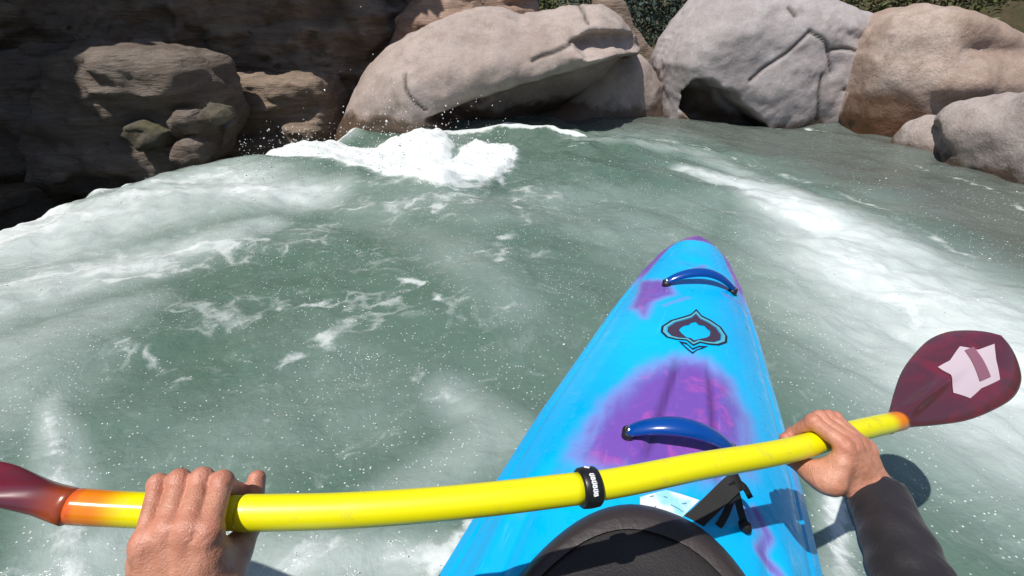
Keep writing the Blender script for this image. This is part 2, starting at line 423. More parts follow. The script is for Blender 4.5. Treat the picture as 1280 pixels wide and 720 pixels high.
    z += 0.045*np.exp(-(beyond/0.35)**2) * inx * (beyond < 0) + 0.045*np.exp(-(beyond/0.10)**2) * inx * (beyond >= 0)
    z += -0.03*sstep(0.05, 0.30, beyond)*inx*(1-sstep(0.8, 1.5, beyond))
    cas = [(300,198), (350,188), (415,186), (470,190), (535,166), (552,172), (566,206), (590,186), (640,192), (640,216), (600,236), (555,246), (510,240), (460,226), (400,212)]
    dc = poly_sd(X, Y, [on_z(*p, -0.05)[:2] for p in cas])
    dc = dc + 0.05*fbm(X*4.0, Y*7.0, 2.2, 4, 0.6)
    white = 1 - sstep(-0.08, 0.12, dc)
    foam = np.maximum(foam, white*1.15); milk = np.maximum(milk, white)
    z += white*(0.015 + 0.035*fbm(X*2.4, Y*3.4, 9.0, 3, 0.5) + 0.012*fbm(X*14, Y*14, 3.0, 3, 0.6)) + 0.07*white*np.exp(-((X+1.95)/0.35)**2-((Y-4.35)/0.3)**2)
    stroke(foam, [(540,170), (620,163), (690,164), (730,172)], [0.12,0.10,0.09,0.05], 0.78)
    z += 0.03*np.exp(-line_d(X, Y, wl([(560,168), (640,163), (720,166)]), [0.12]*3)**2)
    # foam rises a little
    z += 0.03*foam*sstep(0.3, 0.9, foam) + 0.022*milk*fbm(X*7, Y*7, 5.0, 3, 0.6)
    # lip into the lower pool on the far left
    d = -poly_sd(X, Y, CH)
    z -= 0.10*sstep(-0.5, 0.0, d) * (1 - sstep(-2.0, -1.5, X)) + 1.9*sstep(-0.02, 0.75, d)
    edge = np.exp(-(d/0.10)**2)*sstep(-0.1, 0.0, d+0.06)
    foam = np.maximum(foam, 0.62*np.exp(-((d+0.02)/0.09)**2)); milk = np.maximum(milk, 0.5*np.exp(-((d)/0.2)**2))
    z += 0.03*np.exp(-((d+0.02)/0.10)**2)*(perlin(X*6, Y*6, 0)+0.4)
    foam = np.maximum(foam, 0.85*sstep(0.1, 0.4, d))
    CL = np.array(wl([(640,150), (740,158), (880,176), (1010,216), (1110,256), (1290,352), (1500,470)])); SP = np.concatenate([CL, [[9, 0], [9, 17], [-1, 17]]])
    painted_reflection = 1-sstep(-0.35, 0.20, poly_sd(X, Y, SP)+0.15*perlin(X*1.5, Y*1.5, 8.0)); milk *= 1-0.7*painted_reflection
    # calm strip by the right rocks, its grey a painted rock reflection
    shore = np.exp(-(line_d(X, Y, wl([(830,148), (960,158), (1055,170)]))/0.10)**2); foam = np.maximum(foam, 0.38*shore)
    shore = np.exp(-(line_d(X, Y, wl([(1010,160), (1050,168)]))/0.09)**2); foam = np.maximum(foam, 0.62*shore)
    shore = np.exp(-(line_d(X, Y, wl([(1120,200), (1190,222), (1290,262)]))/0.05)**2); foam = np.maximum(foam, 0.40*shore)
    ks = (Y-KO_[1])*KA_[1] + (X-KO_[0])*KA_[0]; kx = (X-KO_[0])*KA_[1] - (Y-KO_[1])*KA_[0]
    wk = np.interp(ks, [-1.42, -1.1, -0.35, 0.28, 0.78, 1.05, 1.28, 1.37], [0, .20, .295, .262, .20, .156, .086, 0]); hd = np.abs(kx)-wk
    hull = np.exp(-(hd/0.035)**2)*(np.abs(ks) < 1.4); foam = np.maximum(foam, hull*(0.46+0.25*perlin(X*5, Y*5, 6.0))); z += 0.014*hull*(1+perlin(X*9, Y*9, 2.0))
    damp = 1 - 0.5*sstep(6, 9, Y)
    P = np.stack([X, Y, z*damp], -1); V, F = grid_mesh(P)
    o = mesh_obj('river_water', V, F[:, ::-1], M['water'], attrs={'painted_reflection': painted_reflection, 'foam': foam, 'milk': milk, 'calm': calm*(1-0.0*foam)})
    at = o.data.attributes.new('flow', 'FLOAT_VECTOR', 'POINT')
    at.data.foreach_set('vector', np.stack([flowx, flowy, np.zeros_like(X)], -1).astype(np.float32).ravel())
    tag(o, None, kind='structure')
    return X, Y, z*damp, foam, milk, xs, ys
WX, WY, WZ, WFOAM, WMILK, wxs, wys = build_water()

# ------------------------------------------------------------------ boulders
def boulder(name, outline, mat, label, cat='boulder', y0=None, plane=None, thick=0.7, R=0.6, amp=0.05, res=0.03, freq=1.6,
            cracks=(), dents=(), bumps=(), stains=(), deep=0.4, back=None, strata=0.0, group=None, sq=2.0, blocky=0.0):
    """a solid rock whose skyline is the outline (photo pixels) standing in the vertical plane through `plane`"""
    if plane is None: plane = ((0, y0), (1, y0))
    A = np.array([*plane[0]]); B = np.array([*plane[1]]); e = (B-A)/np.linalg.norm(B-A); nrm = np.array([e[1], -e[0]])
    if nrm @ (-A) < 0: nrm = -nrm                      # towards the camera
    def up_(p):
        v = ray(*p); t_ = (A @ nrm) / (v[:2] @ nrm); q = v*t_; return np.array([(q[:2]-A) @ e, CAMZ + q[2]])
    out = np.array([up_(p) for p in outline])
    lo = out.min(0) - 0.15; hi = out.max(0) + 0.15; bk = thick if back is None else back
    us = np.arange(lo[0], hi[0], res); vs = np.arange(min(lo[1], -deep)-0.1, hi[1], res); ws = np.arange(-bk-0.3, thick+0.45, res)
    U, Vv = np.meshgrid(us, vs, indexing='ij')
    d2 = poly_sd(U, Vv, out)
    def prof(T): 
        q = np.clip(-d2/R, 0, 1); return T*np.power(np.clip(1-(1-q)**sq, 0, 1), 1/sq) - 0.02
    front = prof(thick); bck = prof(bk)
    for (p, r, h) in bumps:
        q = up_(p); front = front + h*np.exp(-((U-q[0])**2/(r[0]**2) + (Vv-q[1])**2/(r[1]**2)))
    for (pl, h, soft) in dents:                          # polygons pushed in (hollows) or out
        dd = poly_sd(U, Vv, [up_(p) for p in pl]); front = front - h*(1-sstep(-soft, soft*0.35, dd))
    W = ws[None, None, :]; U3 = U[..., None]; V3 = Vv[..., None]
    wx = A[0] + e[0]*U3 + nrm[0]*W; wy = A[1] + e[1]*U3 + nrm[1]*W
    nz = amp*fbm(wx*freq, wy*freq, V3*freq*(1+strata), 4, 0.5)
    if strata: nz = nz + amp*1.2*(np.abs(((V3*2.6*strata + 0.7*perlin(wx*0.8, wy*0.8, V3*0.8)) % 1) - 0.5)-0.25)
    if blocky:
        q_ = perlin(wx*1.3 + 0.4*V3, wy*1.3, V3*2.6 + 5.0) + 0.35*perlin(wx*3.1, wy*3.1, V3*6.0)
        nz = nz + blocky*(np.floor(q_*3.0)/3.0 + 0.25*((q_*3.0) % 1)**4)
    f = np.maximum(W - front[..., None], -bck[..., None] - W) + nz
    f = np.maximum(f, (d2[..., None] + nz*0.6)*0.8)
    fr_ = f
    V, F = surface_nets(f, (us[0], vs[0], ws[0]), res)
    V = smooth_verts(V, F, 2, 0.5)
    cr = np.zeros(len(V)); st = np.zeros(len(V)); frontm = V[:, 2] > -0.1
    N = vnormals(V, F)
    for c_ in cracks:
        C = np.array([up_(p) for p in catmull(c_, 5)]); dd = line_d(V[:, 0] + 0.012*perlin(V[:, 0]*5, V[:, 1]*5, 0.0), V[:, 1] + 0.012*perlin(V[:, 0]*5, V[:, 1]*5, 5.0), C)
        k = np.exp(-(dd/0.015)**2)*frontm; cr = np.maximum(cr, k); V = V - N*(k*0.020 + np.exp(-(dd/0.05)**2)*frontm*0.004)[:, None]
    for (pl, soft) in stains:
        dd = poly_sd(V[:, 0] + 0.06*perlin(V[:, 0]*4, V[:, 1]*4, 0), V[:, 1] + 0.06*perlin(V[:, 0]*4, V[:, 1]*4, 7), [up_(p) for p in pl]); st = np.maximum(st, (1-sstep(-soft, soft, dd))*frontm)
    X = A[0] + e[0]*V[:, 0] + nrm[0]*V[:, 2]; Y = A[1] + e[1]*V[:, 0] + nrm[1]*V[:, 2]; Z = V[:, 1]
    W3 = np.stack([X, Y, Z], 1); N3 = np.stack([e[0]*N[:, 0]+nrm[0]*N[:, 2], e[1]*N[:, 0]+nrm[1]*N[:, 2], N[:, 1]], 1)
    W3 = W3 + N3*(0.012*fbm(X*6, Y*6, Z*6, 3))[:, None]
    if (np.cross(e, nrm)) > 0: F = F[:, ::-1]
    o = mesh_obj(name, W3, F, mat, attrs={'crack': cr, 'stain': st})
    o.data.update()
    return tag(o, label, cat, group)

boulder('boulder', [(400,215), (418,180), (430,150), (444,118), (462,84), (484,64), (512,44), (545,26), (575,13), (605,6), (632,9), (650,17), (668,14), (705,8),
        (745,6), (775,18), (796,42), (800,60), (790,80), (768,108), (735,128), (700,140), (668,152), (640,175), (600,200), (560,230), (480,240)],
        M['granite'], 'largest pale pinkish rounded boulder behind the white foam, with a shaded overhang on its right', y0=5.75, res=0.024, thick=0.75, R=0.85, back=0.9, amp=0.07, freq=1.5, sq=2.2,
        dents=[([(560,118), (629,104), (600,128)], 0.25, 0.10), ([(705,48), (730,36), (790,40), (800,60), (780,66), (755,60), (720,68)], 0.20, 0.05),
               ([(545,132), (590,118), (650,96), (700,84), (760,66), (792,66), (800,100), (740,134), (700,150), (660,170), (600,165)], 0.55, 0.06),
               ([(592,22), (612,26), (622,38), (610,44), (596,36)], 0.06, 0.06)],
        bumps=[((545,95), (0.7,0.35), 0.22), ((640,75), (0.4,0.2), 0.14), ((470,140), (0.3,0.3), 0.12), ((725,66), (0.25,0.07), 0.12), ((530,150), (0.25,0.15), 0.10)],
        cracks=[[(524,84), (527,100), (535,112), (548,122)], [(662,68), (690,58), (706,50)], [(722,8), (724,18), (727,28)]],
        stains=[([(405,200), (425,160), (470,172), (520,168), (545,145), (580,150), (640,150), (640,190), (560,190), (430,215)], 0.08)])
boulder('boulder', [(640,220), (650,165), (672,140), (705,128), (735,100), (760,72), (795,62), (810,76), (826,104), (831,135), (838,175), (830,220)],
        M['granite'], 'wedge shaped pale boulder tucked under the right end of the largest boulder', y0=6.05, thick=0.45, R=0.6, amp=0.05,
        stains=[([(640,175), (680,150), (740,140), (840,150), (840,185)], 0.08)])
boulder('boulder', [(806,190), (818,150), (821,110), (820,75), (832,48), (850,22), (875,-6), (920,-22), (980,-20), (1020,-6), (1050,8), (1085,22), (1110,40), (1140,90), (1150,200), (1000,215), (860,205)],
        M['grey_granite'], 'pale grey boulder crossed by dark cracks with a dark hollow at its lower left', y0=6.1, res=0.021, thick=0.8, R=0.6, back=0.9, amp=0.06, freq=1.3, sq=2.6,
        dents=[([(835,106), (843,92), (860,91), (870,101), (884,103), (890,117), (905,126), (924,146), (924,170), (842,170), (846,140), (834,128)], 0.50, 0.02), ([(955,150), (985,146), (1000,158), (975,170), (950,165)], 0.2, 0.05),
               ([(1000,36), (1040,34), (1080,50), (1085,70), (1020,60)], 0.05, 0.12)],
        bumps=[((940,100), (0.4,0.35), 0.12), ((1030,110), (0.3,0.35), 0.10), ((880,40), (0.3,0.3), 0.10), ((950,62), (0.02,0.02), 0.0)],
        cracks=[[(898,90), (915,75), (940,60), (966,36)], [(966,36), (980,48), (986,60), (990,82)], [(986,58), (1010,56), (1040,66), (1082,72)], [(978,84), (975,110), (977,140)], [(1005,102), (1025,98), (1042,100)], [(948,12), (953,20)]],
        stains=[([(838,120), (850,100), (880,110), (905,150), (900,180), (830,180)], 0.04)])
boulder('boulder', [(1040,220), (1052,170), (1060,130), (1076,82), (1100,40), (1122,18), (1155,4), (1190,9), (1235,28), (1290,62), (1400,110), (1450,200), (1400,300), (1200,260)],
        M['pink_granite'], 'pinkish brown rounded boulder at the right with a dark undercut at the waterline', y0=5.15, thick=0.6, R=0.6, back=1.2, amp=0.07, freq=1.4, sq=2.3,
        dents=[([(1082,168), (1095,150), (1120,146), (1145,150), (1150,200), (1100,205), (1080,190)], 0.7, 0.04), ([(1150,48), (1230,50), (1260,66), (1200,72), (1140,66)], 0.08, 0.10)],
        bumps=[((1150,95), (0.45,0.16), 0.16), ((1180,22), (0.4,0.15), 0.10), ((1230,110), (0.4,0.3), 0.10)],
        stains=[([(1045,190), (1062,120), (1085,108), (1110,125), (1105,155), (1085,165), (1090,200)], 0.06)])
boulder('boulder', [(1095,240), (1108,195), (1118,172), (1138,150), (1160,142), (1182,150), (1205,180), (1230,240), (1180,265)],
        M['low_granite'], 'small smooth grey boulder at the waterline in front of the pinkish boulder', plane=((3.55, 4.6), (3.75, 3.6)), thick=0.22, R=0.3, back=0.5, amp=0.03, res=0.02,
        cracks=[[(1190,150), (1205,170), (1225,192)]])
boulder('boulder', [(1165,250), (1180,190), (1176,150), (1196,128), (1230,118), (1290,112), (1420,60), (1560,60), (1640,300), (1400,360), (1280,280), (1220,262)],
        M['low_granite'], 'low grey brown boulder running off the right edge beside the water', plane=((3.65, 4.3), (3.95, 2.9)), thick=0.30, R=0.4, back=0.8, amp=0.05, res=0.025,
        dents=[([(1180,160), (1200,150), (1232,190), (1215,200)], 0.08, 0.03)], bumps=[((1250,160), (0.4,0.2), 0.08)])
boulder('rock_outcrop', [(470,90), (488,52), (500,22), (512,2), (530,-20), (620,-30), (668,-30), (676,10), (668,60), (600,90)],
        M['red_rock'], 'reddish brown layered rock outcrop rising behind the largest boulder', 'rock outcrop', y0=6.75, thick=0.35, R=0.4, back=0.8, amp=0.12, freq=2.5, strata=1.0)
boulder('rock', [(725,40), (742,-6), (765,-14), (782,2), (792,30), (812,58), (835,70), (830,110), (760,110)],
        M['gorge_rock'], 'small dark rock in the gap between the two biggest boulders', 'rock', y0=7.4, thick=0.35, R=0.3, amp=0.06)

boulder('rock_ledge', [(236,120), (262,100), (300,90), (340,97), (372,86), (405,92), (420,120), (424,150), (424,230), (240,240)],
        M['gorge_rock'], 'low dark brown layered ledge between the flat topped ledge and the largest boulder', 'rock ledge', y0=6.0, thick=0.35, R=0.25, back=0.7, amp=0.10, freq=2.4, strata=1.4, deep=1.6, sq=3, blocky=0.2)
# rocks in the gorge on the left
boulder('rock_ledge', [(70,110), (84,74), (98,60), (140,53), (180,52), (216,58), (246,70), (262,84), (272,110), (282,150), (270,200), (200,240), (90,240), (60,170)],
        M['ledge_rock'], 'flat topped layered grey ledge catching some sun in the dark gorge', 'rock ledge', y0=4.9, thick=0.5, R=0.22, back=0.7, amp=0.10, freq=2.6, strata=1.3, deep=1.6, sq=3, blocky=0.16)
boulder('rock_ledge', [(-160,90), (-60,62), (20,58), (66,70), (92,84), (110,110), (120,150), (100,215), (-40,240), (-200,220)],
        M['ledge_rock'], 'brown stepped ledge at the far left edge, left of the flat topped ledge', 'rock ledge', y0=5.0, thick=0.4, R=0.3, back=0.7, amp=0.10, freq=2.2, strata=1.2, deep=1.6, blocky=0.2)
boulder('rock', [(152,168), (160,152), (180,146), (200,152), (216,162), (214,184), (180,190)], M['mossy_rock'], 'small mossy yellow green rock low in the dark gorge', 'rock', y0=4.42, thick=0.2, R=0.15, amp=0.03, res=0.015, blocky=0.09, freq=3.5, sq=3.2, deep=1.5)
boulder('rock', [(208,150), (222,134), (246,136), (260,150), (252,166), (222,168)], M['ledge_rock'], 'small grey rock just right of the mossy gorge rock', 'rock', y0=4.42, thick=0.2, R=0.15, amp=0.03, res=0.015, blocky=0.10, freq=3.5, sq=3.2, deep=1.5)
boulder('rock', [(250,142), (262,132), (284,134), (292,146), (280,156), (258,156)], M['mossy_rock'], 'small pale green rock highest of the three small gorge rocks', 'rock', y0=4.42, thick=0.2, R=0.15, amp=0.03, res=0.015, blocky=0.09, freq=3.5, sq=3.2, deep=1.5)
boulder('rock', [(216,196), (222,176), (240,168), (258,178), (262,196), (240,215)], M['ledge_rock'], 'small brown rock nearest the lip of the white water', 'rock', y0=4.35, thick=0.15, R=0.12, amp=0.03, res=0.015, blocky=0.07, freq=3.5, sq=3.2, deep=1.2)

def gorge_wall():
    path = catmull([(-6.6, -2.5), (-6.2, 0.8), (-5.9, 2.6), (-5.7, 4.2), (-5.2, 5.8), (-4.2, 6.6), (-3.0, 6.9), (-1.9, 7.3), (-0.9, 8.2), (0.0, 9.4)], 24)
    n = len(path); s = np.concatenate([[0], np.cumsum(np.linalg.norm(np.diff(path, axis=0), axis=1))])
    T = np.gradient(path, axis=0); T /= np.linalg.norm(T, axis=1)[:, None]; N = np.stack([T[:, 1], -T[:, 0]], 1)   # towards the river
    H = np.interp(s/s[-1], [0, .15, .3, .5, .6, .83, .91, 1], [2.5, 4.0, 5.2, 6.4, 7.0, 5.6, 2.2, 1.4])
    over = np.interp(s/s[-1], [0, .48, .56, .65, .75, .83, .9, 1], [0, 0.1, 1.2, 1.7, 1.1, 0.1, 0.0, 0])  # unseen overhang, added to keep the sun off the back wall
    m = 190; q = np.linspace(0, 1, m)
    z = -2.2 + q[None]*(H[:, None]+2.2)
    off = over[:, None]*sstep(0.45, 0.85, q)[None]
    S = s[:, None] + 0*q[None]
    X0 = path[:, 0:1]; Y0 = path[:, 1:2]
    nz = 0.38*fbm(X0*0.7, Y0*0.7, z*0.8, 5, 0.55) + 0.16*fbm(X0*1.2, Y0*1.2, z*3.5, 4, 0.6, True)
    st = (z*1.35 + 0.9*perlin(X0*0.5, Y0*0.5, z*0.3) + 0.25*S) % 1.0
    nz = nz + 0.22*np.abs(st-0.5) + 0.12*np.floor(2.2*(perlin(S*1.1, z*0.8, 3.0)+1))
    off = off + nz
    P = np.stack([X0 + N[:, 0:1]*off, Y0 + N[:, 1:2]*off, z + 0.05*fbm(X0*3, Y0*3, z*3, 3)], -1)
    top = P[:, -1:, :].copy(); back = []
    for (o_, dz) in ((-1.0, 0.35), (-2.5, 0.3), (-3.2, -2.0), (-3.5, -8.0)):
        b = top.copy(); b[:, 0, 0] = path[:, 0] + N[:, 0]*o_; b[:, 0, 1] = path[:, 1] + N[:, 1]*o_; b[:, 0, 2] += dz; b[:, 0, 2] = np.maximum(b[:, 0, 2], -2.2) if dz > -7 else -2.2; back.append(b)
    P = np.concatenate([P] + back, 1)
    V, F = grid_mesh(P)
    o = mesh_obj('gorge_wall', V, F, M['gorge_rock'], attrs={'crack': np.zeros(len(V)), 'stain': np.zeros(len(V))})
    tag(o, 'dark shaded rock wall of the gorge rising behind the drop on the left', 'cliff')
gorge_wall()

# bank vegetation
t = NT('shrub_leaf'); p = t.pos(); oi = t.n('ShaderNodeObjectInfo').outputs['Random']
c = t.mix(t.ramp(t.noise(p, 7, 3), 0.35, 0.65), (0.045, 0.058, 0.014), (0.11, 0.115, 0.03)); t.P(Base_Color=c, Roughness=0.7); M['leaf'] = t.m
M['twig'] = simple('twig', (0.06, 0.045, 0.03), 0.9)
t = NT('dry_leaf'); p = t.pos(); c = t.mix(t.ramp(t.noise(p, 6, 3), 0.35, 0.65), (0.10, 0.085, 0.05), (0.15, 0.12, 0.06)); t.P(Base_Color=c, Roughness=0.8); M['dry'] = t.m
t = NT('blue_leaf'); p = t.pos(); c = t.mix(t.ramp(t.noise(p, 4, 3), 0.35, 0.65), (0.05, 0.075, 0.055), (0.085, 0.115, 0.09)); t.P(Base_Color=c, Roughness=0.8); M['bleaf'] = t.m
def shrub(loc, size, mat, label, n=5200, seed=0, leaf=0.05):
    r = np.random.RandomState(seed); e = empty('riverside_shrub', loc); tag(e, label, 'shrub', 'shrubs on the far bank')
    nl = 26; cl = r.normal(size=(nl, 3)); cl /= np.linalg.norm(cl, axis=1)[:, None]; cl *= r.uniform(0.35, 0.95, (nl, 1)); cl[:, 2] = np.abs(cl[:, 2])*0.9+0.15
    cl = cl*np.array(size)
    k = r.randint(0, nl, n); c = cl[k] + r.normal(size=(n, 3))*np.array(size)*0.17; c[:, 2] = np.maximum(c[:, 2], 0.02)
    a = r.normal(size=(n, 3)); a /= np.linalg.norm(a, axis=1)[:, None]; b = np.cross(a, r.normal(size=(n, 3))); b /= np.linalg.norm(b, axis=1)[:, None]
    L = leaf*r.uniform(0.6, 1.3, (n, 1)); a = a*L; b = b*L*0.45
    V = np.stack([c-a, c+b, c+a, c-b], 1).reshape(-1, 3); F = np.arange(4*n).reshape(-1, 4)
    mesh_obj('foliage', V, F, mat, e, smooth=False)
    mb = MB()
    for i in range(0, nl, 2): mb.add(tube(catmull([(0, 0, -0.1), cl[i]*[.3, .3, .5], cl[i]], 4), np.linspace(0.03, 0.008, 9), 6))
    mb.build('branches', M['twig'], e)
shrub((5.6, 9.2, -0.1), (1.3, 0.8, 2.1), M['leaf'], 'olive green bush showing between the cracked grey boulder and the pinkish boulder', seed=1)
shrub((8.6, 9.4, 0.0), (1.6, 0.9, 2.2), M['leaf'], 'olive bush above the right shoulder of the pinkish boulder', seed=2)
shrub((7.1, 9.9, 0.2), (0.9, 0.8, 2.0), M['dry'], 'dry brown bush between the two olive bushes above the right boulders', seed=3)
shrub((2.2, 11.5, -0.1), (2.2, 1.0, 2.6), M['bleaf'], 'grey green bush in the gap between the two biggest boulders', seed=4, n=9000, leaf=0.06)
shrub((0.45, 9.2, 0.0), (1.2, 0.7, 1.8), M['leaf'], 'dark bush just above the top of the largest boulder', seed=5)
shrub((10.9, 10.4, 0.3), (1.6, 1.0, 2.2), M['leaf'], 'dark olive bush nearest the upper right corner', seed=6)

# ------------------------------------------------------------------ kayak
KO = np.array([0.19, 0.40]); KANG = rad(22.7)
KA = np.array([math.sin(KANG), math.cos(KANG)]); KN = np.array([math.cos(KANG), -math.sin(KANG)])
S_ = [-1.42, -1.38, -1.30, -1.1, -0.7, -0.35, -0.1, 0.1, 0.28, 0.53, 0.78, 1.05, 1.20, 1.28, 1.335, 1.36, 1.37]
W_ = [0.0, 0.05, 0.12, 0.20, 0.275, 0.295, 0.290, 0.277, 0.262, 0.232, 0.200, 0.156, 0.118, 0.086, 0.052, 0.024, 0.0]
GC, GX0, GX1 = 0.036, 0.050, -0.087
def kw(s): return np.interp(s, S_, W_)
def kzc(s): return np.interp(s, [-1.42, -1.0, -0.6, -0.1, 0.2, 0.6, 1.0, 1.25, 1.37], [0.30, 0.34, 0.37, 0.375, 0.372, 0.36, 0.337, 0.318, 0.292])
def kze(s): return np.interp(s, [-1.42, -1.0, -0.1, 0.6, 1.1, 1.37], [0.28, 0.255, 0.25, 0.255, 0.268, 0.284])
def kzb(s): return np.interp(s, [-1.42, -1.2, -0.8, 0.4, 0.9, 1.2, 1.33, 1.37], [0.18, 0.02, -0.09, -0.10, -0.04, 0.06, 0.15, 0.24])
def kdeck(s, x, grooves=True):
    """height of the deck at station s, offset x"""
    w = np.maximum(kw(s), 1e-4); t_ = np.clip(np.abs(x)/w, 0, 1)
    z = kze(s) + (kzc(s)-kze(s))*(1-t_**2.4)
    z = z - 0.0035*np.exp(-((t_-0.90)/0.018)**2)*sstep(-1.3, -1.1, s)*(1-sstep(1.22, 1.32, s))
    if grooves:
        # centre panel: two moulded grooves converging forward, panel slightly sunk
        k = sstep(0.10, 0.20, s)*(1-sstep(0.42, 0.52, s))
        gx = GX0 + GX1*(s-0.25); 
        z = z - 0.011*k*np.exp(-((np.abs(x-GC)-gx)/0.0075)**2) - 0.006*k*(1-sstep(gx-0.02, gx, np.abs(x-GC)))
        # seat-side moulding ridges beside the cockpit
        k2 = 1-sstep(0.02, 0.16, s)
        z = z + 0.010*k2*np.exp(-((np.abs(x)-0.215+0.10*np.maximum(s, 0))/0.016)**2) - 0.008*k2*np.exp(-((np.abs(x)-0.180+0.12*np.maximum(s, 0))/0.012)**2)
        # moulded hollow below the bow handle
        z = z - 0.010*np.exp(-(((s-1.045)/0.035)**2 + (x/0.045)**2))
    return z
def K(s, x, z): return np.array([KO[0] + KA[0]*s + KN[0]*x, KO[1] + KA[1]*s + KN[1]*x, z])
def k_of(px, py, z):
    q = on_z(px, py, z)[:2] - KO; return np.array([q @ KA, q @ KN])
def k_deck(px, py):
    z = 0.35
    for _ in range(6): s, x = k_of(px, py, z); z = float(kdeck(s, x))
    return s, x

t = NT('kayak_plastic'); pu = t.attr('purple'); p = t.obj()
n_ = t.noise(t.scale(p, (1.6, 0.7, 1.0)), 8, 6, 0.6, 2.0); pf = t.ramp(t.math('ADD', pu, t.math('MULTIPLY', t.math('SUBTRACT', n_, 0.5), 0.55)), 0.08, 1.0)
deep = t.math('MAXIMUM', t.ramp(t.noise(p, 11, 4, 0.6, 2.0), 0.50, 0.68), t.math('SUBTRACT', 1.0, t.ramp(pf, 0.35, 0.95)))
pc = t.mix(deep, (0.17, 0.075, 0.41), (0.34, 0.085, 0.42))
cy = t.mix(t.ramp(t.noise(p, 3, 3), 0.3, 0.7), (0.0, 0.40, 0.84), (0.0, 0.47, 0.90))
sc_ = t.ramp(t.noise(t.scale(p, (60, 6, 60)), 1.0, 4, 0.7), 0.60, 0.72)
c = t.mix(pf, cy, pc); c = t.mix(t.attr('groove'), c, (0.07, 0.02, 0.13)); c = t.mix(t.math('MULTIPLY', sc_, 0.10), c, (0.4, 0.6, 0.75))
wet = t.ramp(t.noise(p, 26, 4, 0.6), 0.5, 0.62)
t.P(Base_Color=c, Roughness=t.math('SUBTRACT', 0.38, t.math('MULTIPLY', wet, 0.22)), Coat_Weight=0.15, Coat_Roughness=0.1)
t.bump(t.math('ADD', t.math('MULTIPLY', wet, 0.35), t.math('MULTIPLY', t.noise(p, 180, 3), 0.15)), 0.25, 0.004); M['kayak'] = t.m

